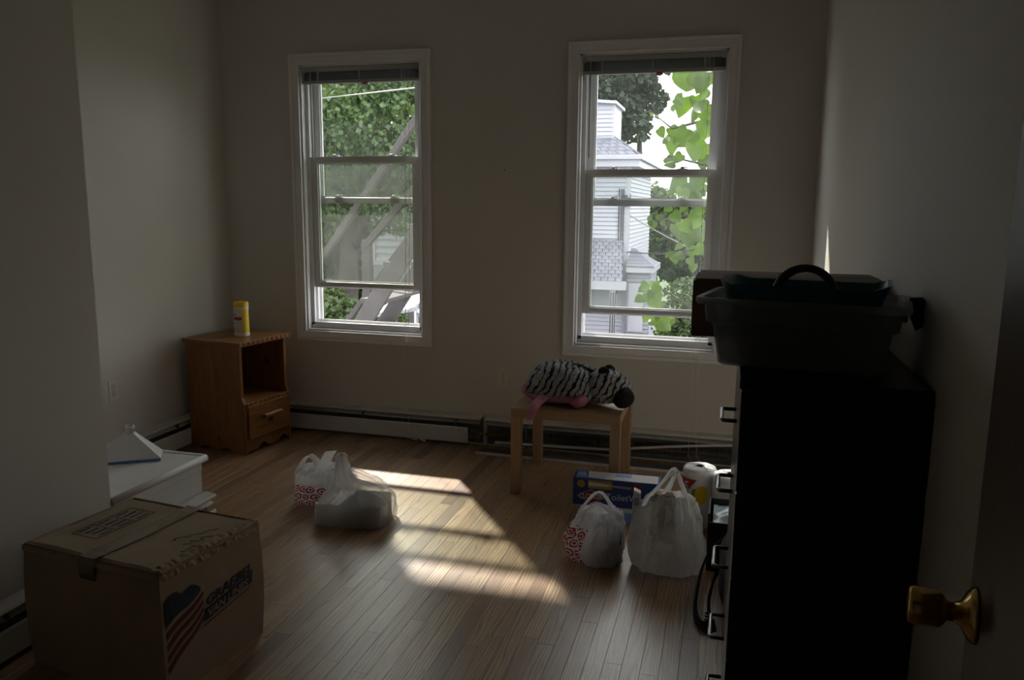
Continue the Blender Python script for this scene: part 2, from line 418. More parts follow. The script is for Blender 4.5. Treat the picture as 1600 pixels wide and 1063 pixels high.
# floor: dark subfloor with every oak strip on it
b = MB().box(XL, YF-.12, -.25, XR, YB, -.018).box(-1.6, -1.6, -.25, 1.3, YF-.12, -.018)
floor = tag(b.build('floor', 'subfloor'), 'worn oak strip floor running towards the windows', 'floor', kind='structure')
BWD, GAP, Y0 = .0585, .0006, 1.62
lengths = [.52, .66, .78, .9, 1.04, 1.2]
def board_mesh(L, name='floorboard'):
    m = MB(); w = BWD-GAP; c = .0005
    rings = [[(0, 0, -.018), (w, 0, -.018), (w, L, -.018), (0, L, -.018)], [(0, 0, -c), (w, 0, -c), (w, L, -c), (0, L, -c)],
             [(c, c, 0), (w-c, c, 0), (w-c, L-c, 0), (c, L-c, 0)]]
    m.loft([[Vector(p) for p in r] for r in rings])
    me = bpy.data.meshes.new(name); me.from_pydata([tuple(p) for p in m.v], [], m.f); me.materials.append(M['floor']); me.update()
    return me
boards = {L: board_mesh(L-GAP) for L in lengths}
x = -.443 - math.floor((-.443-XL)/BWD)*BWD
rest = MB(); nb = 0
def strip(m, x0, y0, x1, y1): m.box(x0, y0, -.018, x1-GAP, y1-GAP, 0)
while x < XR-.005:
    wide = min(BWD, XR-x)
    ylim = YB-.004
    start = 2.93 if x+BWD < XN else Y0
    y = start-rnd.random()*.5
    while y < ylim:
        L = rnd.choice(lengths)
        if y+L > ylim or y < start or wide < BWD-.001 or nb >= 292:
            y1 = min(y+L, ylim); ya = max(y, start)
            if y1-ya > .02:
                me = board_mesh(y1-ya-GAP) if wide > BWD-.001 and nb < 298 else None
                if me:
                    o = link('floorboard', me, floor); o.location = (x, ya, 0); nb += 1
                else: strip(rest, x, ya, x+wide, y1)
        else:
            o = link('floorboard', boards[L], floor); o.location = (x, y, 0); nb += 1
        y += L
    if x+BWD >= XN:   # near the doorway, out of the picture
        y = YF-.1
        while y < Y0:
            L = rnd.choice(lengths); strip(rest, x, y, x+wide, min(y+L, Y0)); y += L
    x += BWD
x = -1.6
while x < 1.3: strip(rest, x, -1.6, min(x+BWD, 1.3), YF-.12); x += BWD
rest.build('floorboards_near_door', 'floor', floor, kind='stuff')

# ------------------------------------------------------------------ windows
def casing_board(p, horizontal, a0, a1, o, sgn, parent):
    """picture-frame casing leg with a mitre at both ends: inner edge a0..a1 along its run, o = inner coordinate, sgn = outward"""
    Wd = .062
    def leg(d0, d1, t):
        m = MB()
        def pt(a, d, y, end): # end -1 start, +1 stop : mitre
            aa = a+end*d; q = o+sgn*d
            return (aa, y, q) if horizontal else (q, y, aa)
        f = YB-t
        m.hexa([pt(a0, d0, YB, -1), pt(a1, d0, YB, 1), pt(a1, d1, YB, 1), pt(a0, d1, YB, -1)],
               [pt(a0, d0, f, -1), pt(a1, d0, f, 1), pt(a1, d1, f, 1), pt(a0, d1, f, -1)])
        return m
    m = leg(.0, .044, .016); m2 = leg(.044, Wd, .026); m3 = leg(.0, .009, .021)
    m.add(m2.v, m2.f); m.add(m3.v, m3.f)
    m.build('casing', 'trim', parent, world=True, bevel=.0015, seg=1)

def window(n, w, lo, hi, label):
    x0, x1 = w; z0, z1 = WZ; xc = (x0+x1)/2
    root = thing(f'window_{n}', label, 'window', (xc, YB, z0), kind='structure')
    for hz, a0, a1, o, s in ((True, x0, x1, z0, -1), (True, x0, x1, z1, 1), (False, z0, z1, x0, -1), (False, z0, z1, x1, 1)):
        casing_board(None, hz, a0, a1, o, s, root)
    # jambs, head and sloping sill of the vinyl frame
    t = .012
    for q in (x0, x1-t): MB().box(q, YB-.004, z0, q+t, BW, z1).build('jamb', 'vinyl', root, world=True)
    MB().box(x0, YB-.004, z1-t, x1, BW, z1).build('head_jamb', 'vinyl', root, world=True)
    b = MB().prism([(YB-.006, z0), (BW+.02, z0), (BW+.02, z0+.03), (4.575, z0+.052), (4.575, z0+.012), (YB-.006, z0+.012)], 'x', x0+t, x1-t)
    b.box(x0+t, 4.618, z0+.03, x1-t, 4.628, z0+.062)
    b.box(x0+t, 4.562, z0+.012, x1-t, 4.575, z0+.05)
    b.build('sill', 'vinyl', root, world=True, bevel=.002, seg=1)
    # sash tracks on both sides
    for q, s in ((x0+t, 1), (x1-t, -1)):
        for ya, yb, d in ((4.562, 4.570, .024), (4.612, 4.618, .024), (4.662, 4.672, .026), (4.570, 4.662, .010)):
            MB().box(min(q, q+s*d), ya, z0+.03, max(q, q+s*d), yb, z1-t).build('track', 'vinyl', root, world=True)
    sx0, sx1 = x0+.030, x1-.030
    def sash(nm, ya, yb, za, zb, glass, st=.046, br=.036, tr=.036):
        m = MB()
        m.box(sx0, ya, za, sx0+st, yb, zb); m.box(sx1-st, ya, za, sx1, yb, zb)
        m.box(sx0+st, ya, za, sx1-st, yb, za+br); m.box(sx0+st, ya, zb-tr, sx1-st, yb, zb)
        s = m.build(nm, 'vinyl', root, world=True, bevel=.003, seg=2)
        ym = (ya+yb)/2
        g = MB()  # glazing bead
        for bx in ((sx0+st, za+br, sx0+st+.007, zb-tr), (sx1-st-.007, za+br, sx1-st, zb-tr), (sx0+st, za+br, sx1-st, za+br+.007), (sx0+st, zb-tr-.007, sx1-st, zb-tr)):
            g.box(bx[0], ym-.008, bx[1], bx[2], ym+.008, bx[3])
        g.build('glazing_bead', 'vinyl', s, world=True)
        MB().box(sx0+st, ym-.002, za+br, sx1-st, ym+.002, zb-tr).build('pane', glass, s, world=True)
        return s
    up = sash('upper_sash', 4.624, 4.660, 1.457, 2.262, 'glass_clear')
    ls = sash('lower_sash', 4.574, 4.610, lo, hi, 'glass_dusty' if n == 1 else 'glass_dusty2')
    for k, (sh, z, y) in enumerate(((ls, hi, 4.592), (up, 1.457+.036, 4.618))):
        for fx in (.22, .74):
            cx = sx0+(sx1-sx0)*fx
            m = MB().box(cx-.028, y-.012, z, cx+.028, y+.014, z+.006)
            m.lathe([(.012, 0), (.012, .008), (.007, .011)], 12, (cx, y, z+.006))
            m.beam((cx-.002, y, z+.013), (cx+.030, y-.004, z+.013), .008, .006)
            m.build('sash_lock', 'vinyl', sh, world=True, bevel=.001, seg=1)
    # lift rail lip on the lower sash
    MB().box(sx0+.05, 4.562, lo+.004, sx1-.05, 4.574, lo+.012).build('lift_rail', 'vinyl', ls, world=True, bevel=.002, seg=1)
    return root
window(1, W1, .928, 1.738, 'left window, raised further, with hazy lower glass and stairs outside')
window(2, W2, .836, 1.658, 'right window with white sky, pale house and big leaves outside')

def blind(w, label, cx_cord, wand_x, z_cord):
    x0, x1 = w[0]+.016, w[1]-.016; y0, y1 = YB+.002, YB+.028
    root = thing('mini_blind', label, 'blind', ((x0+x1)/2, YB+.015, 2.16), group='blinds raised in the windows')
    MB().box(x0, y0, 2.238, x1, y1, 2.266).build('head_rail', 'blind_light', root, world=True, bevel=.002)
    for q in (x0, x1-.022): MB().box(q, y0-.003, 2.232, q+.022, y1+.002, 2.267).build('bracket', 'blind_light', root, world=True, bevel=.001, seg=1)
    m = MB(); z = 2.188; k = 0
    while z < 2.236:
        dx = rnd.uniform(-.0015, .0015)
        m.prism([(y0, z), ((y0+y1)/2, z+.0016), (y1, z), (y1, z+.0008), ((y0+y1)/2, z+.0024), (y0, z+.0008)], 'x', x0+.006+dx, x1-.006+dx); z += .0033
    m.build('slats', 'blind', root, world=True, kind='stuff')
    MB().box(x0+.004, y0-.001, 2.168, x1-.004, y1, 2.187).build('bottom_rail', 'blind_light', root, world=True, bevel=.002)
    for fx in (.14, .5, .86):
        q = x0+(x1-x0)*fx; MB().box(q-.006, y0-.002, 2.186, q+.006, y0-.001, 2.238).build('ladder_tape', 'blind_light', root, world=True)
    MB().tube([(wand_x, y0-.006, 2.24), (wand_x+.002, y0-.008, 2.0), (wand_x+.003, y0-.006, 1.72)], .0042, 6).build('tilt_wand', 'blind_light', root, world=True, smooth=True)
    for k, dx in enumerate((0, .026)):
        cx = cx_cord+dx
        pts = [(cx, y0-.004, 2.236), (cx+.002, y0-.008, 1.4), (cx+.001-.004*k, YB-.034, .70), (cx-.004, YB-.036, .62)]
        pts += [(cx-.012+.01*k, YB-.042, .3), (cx-.01+.012*k, YB-.068, .17+.01*k)]
        pts += [(cx-.01+.02*k, YB-.082, z_cord+.07), (cx+.02+.02*k, YB-.086, z_cord+.022), (cx+.06+.03*k, YB-.088, z_cord+.022)]
        MB().tube(pts, .0013, 5).build('lift_cord', 'cord', root, world=True)
        MB().lathe([(.002, 0), (.006, .004), (.007, .012), (.002, .022)], 10, (cx-.003, YB-.037, .605)).build('tassel', 'cord', root, world=True, smooth=True)
        MB().tube([pts[-1], (pts[-1][0]+.03, pts[-1][1]-.002, z_cord+.018)], [.004, .008], 8).build('tassel', 'cord', root, world=True)
    MB().box((x0+x1)/2+.02, y0-.003, 2.158, (x0+x1)/2+.055, y1-.006, 2.168).build('warning_tag', 'red', root, world=True)
    return root
blind(W1, 'grey mini blind pulled up at the top of the left window', -1.905, W1[0]+.075, .0)
blind(W2, 'grey mini blind pulled up at the top of the right window', -.165, W2[0]+.06, .0)

# ------------------------------------------------------------------ baseboard heaters
def heater(label, origin, rz, L, panel=None, fins=None, cap=True, name='baseboard_heater', ends=True):
    """runs along local +x, wall plane at local y=0, room at -y"""
    root = thing(name, label, 'heater', origin, rz, 'baseboard heaters along the walls')
    MB().box(0, -.006, .01, L, -.001, .182).build('back_plate', 'heater_grey', root)
    MB().prism([(-.001, .186), (-.052, .180), (-.058, .172), (-.056, .166), (-.050, .172), (-.001, .178)], 'x', 0, L).build('top_cap', 'heater', root)
    MB().prism([(-.020, .150), (-.048, .139), (-.049, .142), (-.021, .154)], 'x', .01, L-.01).build('damper', 'heater', root)
    if panel:
        MB().prism([(-.058, .018), (-.061, .020), (-.061, .108), (-.056, .116), (-.050, .114), (-.056, .106), (-.057, .022)], 'x', panel[0], panel[1]).build('front_panel', 'heater', root, bevel=.0008, seg=1)
    MB().tube([(0, -.030, .075), (L, -.030, .075)], .011, 10).build('pipe', 'pipe', root, smooth=True)
    if fins:
        m = MB(); x = fins[0]; r2 = random.Random(3)
        while x < fins[1]:
            lean = r2.uniform(-.003, .003)*(1 + (r2.random() < .12)*3)
            m.hexa([(x, -.054, .045), (x+.0006, -.054, .045), (x+.0006, -.008, .045), (x, -.008, .045)],
                   [(x+lean, -.054, .105), (x+lean+.0006, -.054, .105), (x+lean+.0006, -.008, .105), (x+lean, -.008, .105)])
            x += r2.uniform(.005, .009)
        m.build('fins', 'fin', root, kind='stuff')
    x = .25
    while x < L:
        MB().box(x, -.05, .012, x+.012, -.006, .17).build('bracket', 'heater_grey', root); x += .62
    if ends:
        for q in (0, L-.012):
            MB().prism([(-.001, .004), (-.060, .004), (-.061, .172), (-.054, .184), (-.001, .188)], 'x', q, q+.012).build('end_cap', 'heater', root, bevel=.001, seg=1)
    return root
heater('white baseboard heater with its front panel on, under the left window', (-3.07, YB, 0), 0, 1.66, (0.012, 1.578), (1.58, 1.65), ends=False)
heater('baseboard heater with bare bent fins, under the right window', (-1.385, YB, 0), 0, 1.78, None, (.10, 1.70), ends=False)
heater('white baseboard heater on the left wall beside the nightstand', (XL, 3.0, 0), PI/2, 1.44, (.012, 1.43))
heater('white baseboard heater along the near left wall behind the moving box', (XN, .35, 0), PI/2, 2.56, (.012, 2.55), ends=False)
# strip of damper metal hanging loose across the bare heater, and the panel that has come off
root = thing('loose_damper_strip', 'bent pale metal strip hanging across the bare heater fins', 'metal strip', (-1.32, 4.462, 0))
m = MB(); P = [(-1.318, .034), (-.9, .042), (-.62, .052), (-.30, .098), (-.05, .128), (.20, .150)]
for (xa, za), (xb, zb) in zip(P, P[1:]): m.hexa([(xa, 4.463, za), (xb, 4.463, zb), (xb, 4.469, zb), (xa, 4.469, za)], [(xa, 4.466, za+.013), (xb, 4.466, zb+.013), (xb, 4.471, zb+.013), (xa, 4.471, za+.013)])
m.build('strip', 'heater', root, world=True)
m = MB(); m.beam((-1.33, 4.478, .008), (-1.30, 4.475, .04), .004, .01); m.build('hook', 'heater', root, world=True)
root = thing('fallen_heater_panel', 'grey heater front panel lying on the floor behind the side table', 'metal panel', (-.5, 4.36, 0))
m = MB().hexa([(-1.40, 4.335, 0.001), (.30, 4.315, .001), (.30, 4.425, .006), (-1.385, 4.43, .006)], [(-1.40, 4.335, .004), (.30, 4.315, .004), (.30, 4.425, .009), (-1.385, 4.43, .009)])
m.build('plate', 'heater_grey', root, world=True)
m = MB().hexa([(-1.40, 4.331, 0.001), (.30, 4.311, .001), (.30, 4.316, .001), (-1.40, 4.336, .001)], [(-1.40, 4.331, .016), (.30, 4.311, .016), (.30, 4.316, .016), (-1.40, 4.336, .016)])
m.build('folded_edge', 'heater', root, world=True)

# ------------------------------------------------------------------ outlets
def outlet(label, loc, rz):
    root = thing('electrical_outlet', label, 'outlet', loc, rz, 'wall outlets')
    MB().box(-.035, -.005, -.057, .035, 0, .057).build('cover_plate', 'outlet', root, bevel=.003)
    for z in (-.020, .020):
        m = MB(); m.prism([(-.016, z-.009), (-.010, z-.0145), (.010, z-.0145), (.016, z-.009), (.016, z+.009), (.010, z+.0145), (-.010, z+.0145), (-.016, z+.009)], 'y', -.0075, -.004)
        s = m.build('socket', 'outlet', root)
        for a in (-.0065, .0065): MB().box(a-.0012, -.0079, z-.002, a+.0012, -.0074, z+.007).build('slot', 'slot', s)
        MB().box(-.002, -.0079, z-.010, .002, -.0074, z-.006).build('ground_slot', 'slot', s)
    MB().lathe([(.003, 0), (.003, .001)], 10, (0, -.006, 0), Matrix.Rotation(PI/2, 4, 'X')).build('screw', 'metal_dark', root)
outlet('white wall outlet between the two windows above the side table', (-1.286, YB, .425), 0)
outlet('white wall outlet on the left wall beyond the bulkhead', (XL, 3.445, .46), PI/2)

# faint repaired mark and nail hole
tag(MB().lathe([(.004, 0), (.0035, .002)], 10, (-1.29, YB, 1.655), Matrix.Rotation(PI/2, 4, 'X')).build('nail_head', 'slot'), 'tiny dark nail head in the wall between the windows', 'nail')

# ------------------------------------------------------------------ bulkhead step
root = thing('stair_bulkhead', 'white painted built-in box filling the alcove by the left wall', 'bulkhead', (-2.67, 2.64, 0))
MB().box(XL+.002, YN+.002, 0, XN-.012, 2.905, .328).build('body', 'bulkhead', root, world=True)
MB().box(XL+.002, YN+.002, .328, XN-.004, 2.915, .346).build('top_board', 'bulkhead', root, world=True, bevel=.002)
m = MB(); m.tube([(XN+.002, YN+.006, .337), (XN+.002, 2.922, .337)], .0155, 12); m.build('nosing', 'bulkhead', root, world=True, smooth=True)
m = MB(); m.tube([(XL+.01, 2.922, .337), (XN+.002, 2.922, .337)], .0155, 12); m.build('nosing', 'bulkhead', root, world=True, smooth=True)
MB().box(XN-.012, YN+.01, .286, XN-.002, 2.90, .322).build('apron', 'bulkhead', root, world=True, bevel=.002)

# ------------------------------------------------------------------ open wooden door
DA = math.radians(8.4)
root = thing('door_1', 'dark stained wooden door standing open at the right', 'door', (.301-.90*math.sin(DA), 1.02-.90*math.cos(DA), 0), -DA, kind='structure')
MB().box(0, 0, .012, .038, .90, 2.06).build('slab', 'door', root, bevel=.0015, seg=1)
for sg, xk in ((-1, 0), (1, .038)):
    R = Matrix.Rotation(PI/2*sg, 4, 'Y')
    k = MB().lathe([(.011, .020), (.0115, .030), (.018, .034), (.0215, .038), (.0225, .066), (.021, .070), (.014, .0705), (0.001, .069)], 28, (xk, .836, .994), R, cap=True)
    ko = k.build('knob', 'brass', root, smooth=True)
    MB().lathe([(.032, 0), (.032, .004), (.026, .010), (.014, .016), (.011, .024)], 28, (xk, .836, .994), R).build('rosette', 'brass', ko, smooth=True)
for z in (.25, 1.05, 1.82): MB().tube([(0, -.002, z-.045), (0, -.002, z+.045)], .006, 8).build('hinge', 'brass', root)

# ------------------------------------------------------------------ nightstand (front faces the room's right side)
NSX, NSY, NSR = -2.664, 3.912, math.radians(-8.5)
ns = thing('nightstand', 'orange-brown pine nightstand with open cubby and one drawer', 'nightstand', (NSX, NSY, 0), NSR)
# local: x from -.42 (back) to 0 (front), y 0..0.40 (width), z up
D_, W_, HT = .42, .40, .665
def side_panel(y0, y1):
    # narrower towards the top at the front, scalloped foot at the bottom
    pts = [(-D_, .0), (-D_+.07, 0)]
    for k in range(9): a = PI*k/8; pts.append((-D_+.07+.05+(-.05)*math.cos(a), .024*math.sin(a)))
    pts += [(-.20, 0)]
    for k in range(9): a = PI*k/8; pts.append((-.20+.05-.05*math.cos(a), .024*math.sin(a)))
    pts += [(0, 0), (0, .30), (-.018, .34), (-.018, HT-.02), (-D_, HT-.02)]
    return MB().prism(pts, 'y', y0, y1)
side_panel(0, .02).build('side_panel', 'pine', ns); side_panel(W_-.02, W_).build('side_panel', 'pine', ns)
MB().box(-D_, .02, .03, -D_+.012, W_-.02, HT-.02).build('back_panel', 'pine', ns)
def scalloped_board(x0, x1, y0, y1, z0, z1, n, name, front_tooth=.007):
    m = MB(); pts = [(x0, y0), (x0, y1)]; 
    for k in range(n*4+1):
        t = k/(n*4); y = y1+(y0-y1)*t; pts.append((x1-front_tooth*(.5-.5*math.cos(2*PI*t*n)), y))
    m.prism(pts, 'z', z0, z1); o = m.build(name, 'pine_x', ns)
    for k in range(n):   # pale worn lip of each carved chip
        yc = y0+(y1-y0)*(k+.5)/n; w = (y1-y0)/n*.34
        MB().hexa([(x1-.016, yc-w, z1), (x1-.009, yc-w*.6, z1), (x1-.009, yc+w*.6, z1), (x1-.016, yc+w, z1)],
                  [(x1-.015, yc-w*.9, z1+.0015), (x1-.010, yc-w*.5, z1+.0012), (x1-.010, yc+w*.5, z1+.0012), (x1-.015, yc+w*.9, z1+.0015)]).build('carved_chip', 'pine_raw', o)
    return o
scalloped_board(-D_-.01, .012, -.022, W_+.022, HT-.02, HT, 11, 'top_board')
scalloped_board(-D_+.012, .010, .02, W_-.02, .285, .303, 9, 'shelf')
MB().box(-.05, .02, .632, -.024, W_-.02, HT-.02).build('top_rail', 'pine_x', ns)
pts = [(.02, .012), (.02, .088), (W_-.02, .088), (W_-.02, .012)]
pts2 = [(W_-.02-(W_-.04)*t, .012+.03*max(0, math.sin(2*PI*t*2))) for t in [k/24 for k in range(1, 24)]]
MB().prism(pts+pts2, 'x', -.02, -.004).build('base_rail', 'pine_x', ns)
dr = MB().box(-.006, .026, .088, .014, W_-.026, .284).build('drawer', 'pine_x', ns, bevel=.004)
MB().prism([(.012, .194), (.038, .198), (.050, .206), (.050, .218), (.040, .224), (.012, .216)], 'y', .125, .275).build('drawer_pull', 'pine_x', dr, bevel=.003)
MB().box(-D_+.02, .03, .095, -.006, W_-.03, .27).build('drawer_box', 'pine', dr)

# wipes canister on the nightstand
cz = HT+.001
cn = thing('wipes_canister', 'yellow lidded canister of wipes standing on the nightstand', 'canister', (-2.815, 4.150, cz), .15)
MB().lathe([(.043, 0), (.0445, .003), (.0445, .016), (.043, .019)], 40).build('base_ring', 'white_plastic', cn, smooth=False)
MB().lathe([(.0425, .019), (.0425, .160)], 40).build('label_wrap', 'yellow_label', cn)
MB().lathe([(.0435, .160), (.0435, .172), (.043, .174)], 40).build('collar', 'white_plastic', cn)
MB().lathe([(.0445, .174), (.0445, .196), (.042, .203), (.030, .205), (.001, .2045)], 40).build('lid', 'yellow', cn)
def wrap_patch(parent, name, material, a0, a1, z0, z1, r, n=14, t=.0004):
    m = MB(); m.grid(lambda u, v: Vector((math.cos(a0+(a1-a0)*u)*r, math.sin(a0+(a1-a0)*u)*r, z0+(z1-z0)*v)), n, 1)
    return m.build(name, material, parent, smooth=True)
A0, A1 = math.radians(188), math.radians(298)
wrap_patch(cn, 'info_panel', 'paper', A0, A1, .026, .152, .0428)
wrap_patch(cn, 'red_band', 'red', A0, A1-.02, .096, .116, .0431)
r3 = random.Random(5)
for z in (.086, .080, .074, .064, .058, .052, .046, .040, .034):
    a = A0+.15; 
    while a < A1-.2:
        w = r3.uniform(.15, .4); wrap_patch(cn, 'print_line', 'grey_print', a, min(a+w, A1-.12), z, z+.0022, .0432, 4); a += w+.07
wrap_patch(cn, 'print_mark', 'ink_blue', A0+.75, A0+1.05, .126, .136, .0432, 4); wrap_patch(cn, 'print_mark', 'ink_blue', A0+.25, A0+.40, .124, .136, .0432, 4)

# ------------------------------------------------------------------ side table and zebra cushion
T0 = Vector((-1.026, 3.757)); TR = math.radians(.8)
tb = thing('side_table', 'small square birch side table under the plush zebra', 'table', (T0.x, T0.y, 0), TR)
MB().box(0, 0, .401, .55, .55, .451).build('table_top', 'birch', tb, bevel=.0015, seg=1)
for x in (0, .50):
    for y in (0, .50): MB().box(x, y, 0, x+.05, y+.05, .401).build('leg', 'birch_z', tb, bevel=.001, seg=1)

def zebra_mat():
    g = G('zebra_plush'); v = g.coord('Object')
    w = g.node('ShaderNodeTexWave', wave_type='BANDS', bands_direction='X')
    mp = g.node('ShaderNodeMapping'); mp.inputs['Rotation'].default_value = (0, math.radians(-30), math.radians(-16)); g.l.new(v, mp.inputs[0])
    g.l.new(mp.outputs[0], w.inputs['Vector']); w.inputs['Scale'].default_value = 10.5; w.inputs['Distortion'].default_value = 4.6
    w.inputs['Detail'].default_value = 2; w.inputs['Detail Scale'].default_value = 1.7
    m = g.math('GREATER_THAN', g.math('ADD', w.outputs['Fac'], g.math('MULTIPLY', g.math('SUBTRACT', g.noise(v, 17, 2), .5), .9)), .80)
    n = g.noise(v, 60, 3)
    white = g.ramp(n, [(.3, (.40, .41, .43)), (.7, (.66, .67, .70))])
    c = g.mixc(m, white, (.012, .012, .014)); g.l.new(c, g.b.inputs['Base Color']); g.b.inputs['Roughness'].default_value = .95
    g.bump(g.noise(v, 170, 4), .6, .004)
    return g.m
M['zebra'] = zebra_mat()
zb = thing('plush_zebra', 'plush zebra cushion with pink belly lying on the side table', 'stuffed animal', (-.775, 3.99, .461), math.radians(-4))
def blob(fn_r, c, name, material, parent, nu=48, nv=32, wob=.006, freq=14, seed=0):
    """closed surface: fn_r(direction) -> point offset"""
    m = MB(); 
    def P(u, v):
        th = 2*PI*u; ph = PI*min(max(v, .0005), .9995); d = Vector((math.sin(ph)*math.cos(th), math.sin(ph)*math.sin(th), math.cos(ph)))
        p = fn_r(d); p = p+d*wob*noise.noise(p*freq+Vector((seed, seed*2.3, 0))); return p+Vector(c)
    m.grid(P, nu, nv, wrap=True); return m.build(name, material, parent, smooth=True)
def sup(v, e): return math.copysign(abs(v)**e, v)
def body_fn(d):
    # plump cushion: rounded rectangle in plan, domed on top, gathered at the bottom
    x, y, z = sup(d.x, .72)*.20, sup(d.y, .72)*.165, d.z*(.138 if d.z > 0 else .05)
    dome = 1.0-.25*max(0, d.x)*max(0, d.z)
    return Vector((x, y, z*dome))
body = blob(body_fn, (-.02, 0, .052), 'body', 'zebra', zb, 64, 40, .012, 9, 1)
def fn_e(rx, ry, rz, e=1.0): return lambda d: Vector((sup(d.x, e)*rx, sup(d.y, e)*ry, sup(d.z, e)*rz))
blob(fn_e(.185, .158, .034, .7), (-.03, -.014, .034), 'pink_belly', 'pink', zb, 48, 20, .008, 12, 3)
head = blob(lambda d: Vector((d.x*.115, d.y*.088, d.z*.082*(1-.15*d.x))), (.215, -.05, .094), 'head', 'zebra', zb, 40, 28, .008, 16, 5)
blob(fn_e(.056, .054, .056), (.300, -.086, .054), 'muzzle', 'plush_black', head, 32, 22, .004, 18, 6)
for dy in (-.02, .075):
    blob(fn_e(.030, .018, .026), (.196, -.045+dy*1.4, .178-abs(dy)*.25), 'ear', 'plush_black', head, 20, 14, .003, 30, 7)
for sy in (-1, 1): blob(fn_e(.008, .006, .009), (.268, -.052+sy*.076, .112), 'eye', 'tote', head, 12, 8, 0)
m = MB(); pts = [Vector((.02, -.006, .190)), Vector((.06, -.010, .182)), Vector((.10, -.016, .168)), Vector((.135, -.024, .160)), Vector((.17, -.034, .168))]
rad = [.004, .008, .009, .008, .004]
m.tube(pts, rad, 10); m.build('mane', 'plush_black', zb, smooth=True)
def foot(path, r, flat, mt, nm):
    m = MB(); m.tube(path, r, 14, True, flat); m.build(nm, mt, zb, smooth=True)
LP = [((-.080, -.130, .044), .030, .016), ((-.093, -.180, .034), .030, .015), ((-.104, -.225, .022), .028, .013), ((-.112, -.258, .006), .027, .012), ((-.119, -.278, -.022), .027, .012), ((-.124, -.286, -.046), .022, .010), ((-.126, -.288, -.056), .008, .005)]
rings = []
for k, (p, w, t) in enumerate(LP):
    a_, b_ = Vector(LP[max(k-1, 0)][0]), Vector(LP[min(k+1, len(LP)-1)][0]); d = (b_-a_).normalized(); sx_ = Vector((1, -.15, 0)); n_ = d.cross(sx_).normalized()
    rings.append([Vector(p)+sx_*math.cos(2*PI*q/16)*w+n_*math.sin(2*PI*q/16)*t for q in range(16)])
MB().loft(rings).build('leg', 'pink', zb, smooth=True)
foot([(-.175, -.08, .06), (-.205, -.085, .052), (-.225, -.08, .050), (-.232, -.08, .050)], [.04, .036, .026, .006], .8, 'pink', 'leg')
foot([(.08, -.12, .034), (.10, -.148, .030), (.085, -.170, .026), (.05, -.172, .026)], [.04, .038, .034, .01], .8, 'pink', 'leg')
blob(fn_e(.016, .014, .012), (-.165, .02, .140), 'tail', 'plush_black', zb, 14, 10, .002, 30)
# short pile standing off the plush
def pile(src, n, lmin, lmax, seed):
    me = src.data; r = np.random.default_rng(seed); me.calc_loop_triangles()
    vs = np.array([v.co for v in me.vertices]); tr = np.array([t.vertices for t in me.loop_triangles])
    a, b_, c = vs[tr[:, 0]], vs[tr[:, 1]], vs[tr[:, 2]]; nr = np.cross(b_-a, c-a); ar = np.linalg.norm(nr, axis=1); 
    idx = r.choice(len(tr), n, p=ar/ar.sum()); u, v = r.random(n), r.random(n); sw = u+v > 1; u[sw] = 1-u[sw]; v[sw] = 1-v[sw]
    p = a[idx]+(b_-a)[idx]*u[:, None]+(c-a)[idx]*v[:, None]; nn = nr[idx]/ar[idx][:, None]
    d = nn+r.normal(0, .45, (n, 3)); d[:, 2] -= .25; d /= np.linalg.norm(d, axis=1)[:, None]
    s = np.cross(d, r.normal(0, 1, (n, 3))); s /= np.linalg.norm(s, axis=1)[:, None]
    L = r.uniform(lmin, lmax, (n, 1)); w = .0014
    V = np.stack([p-s*w, p+s*w, p+d*L], 1).reshape(-1, 3)
    return V, np.arange(3*n).reshape(-1, 3)
V1, F1 = pile(body, 15000, .009, .018, 1); V2, F2 = pile(head, 5000, .007, .014, 2)
me = bpy.data.meshes.new('fur'); V = np.concatenate([V1, V2]); F = np.concatenate([F1, F2+len(V1)])
me.from_pydata(V.tolist(), [], F.tolist()); me.materials.append(M['zebra']); link('fur', me, zb, 'stuff')

# ------------------------------------------------------------------ moving box
gb = thing('moving_box', 'large taped cardboard moving box with a printed flag on its side', 'cardboard box', (-1.477, 2.215, 0), math.radians(-6.5))
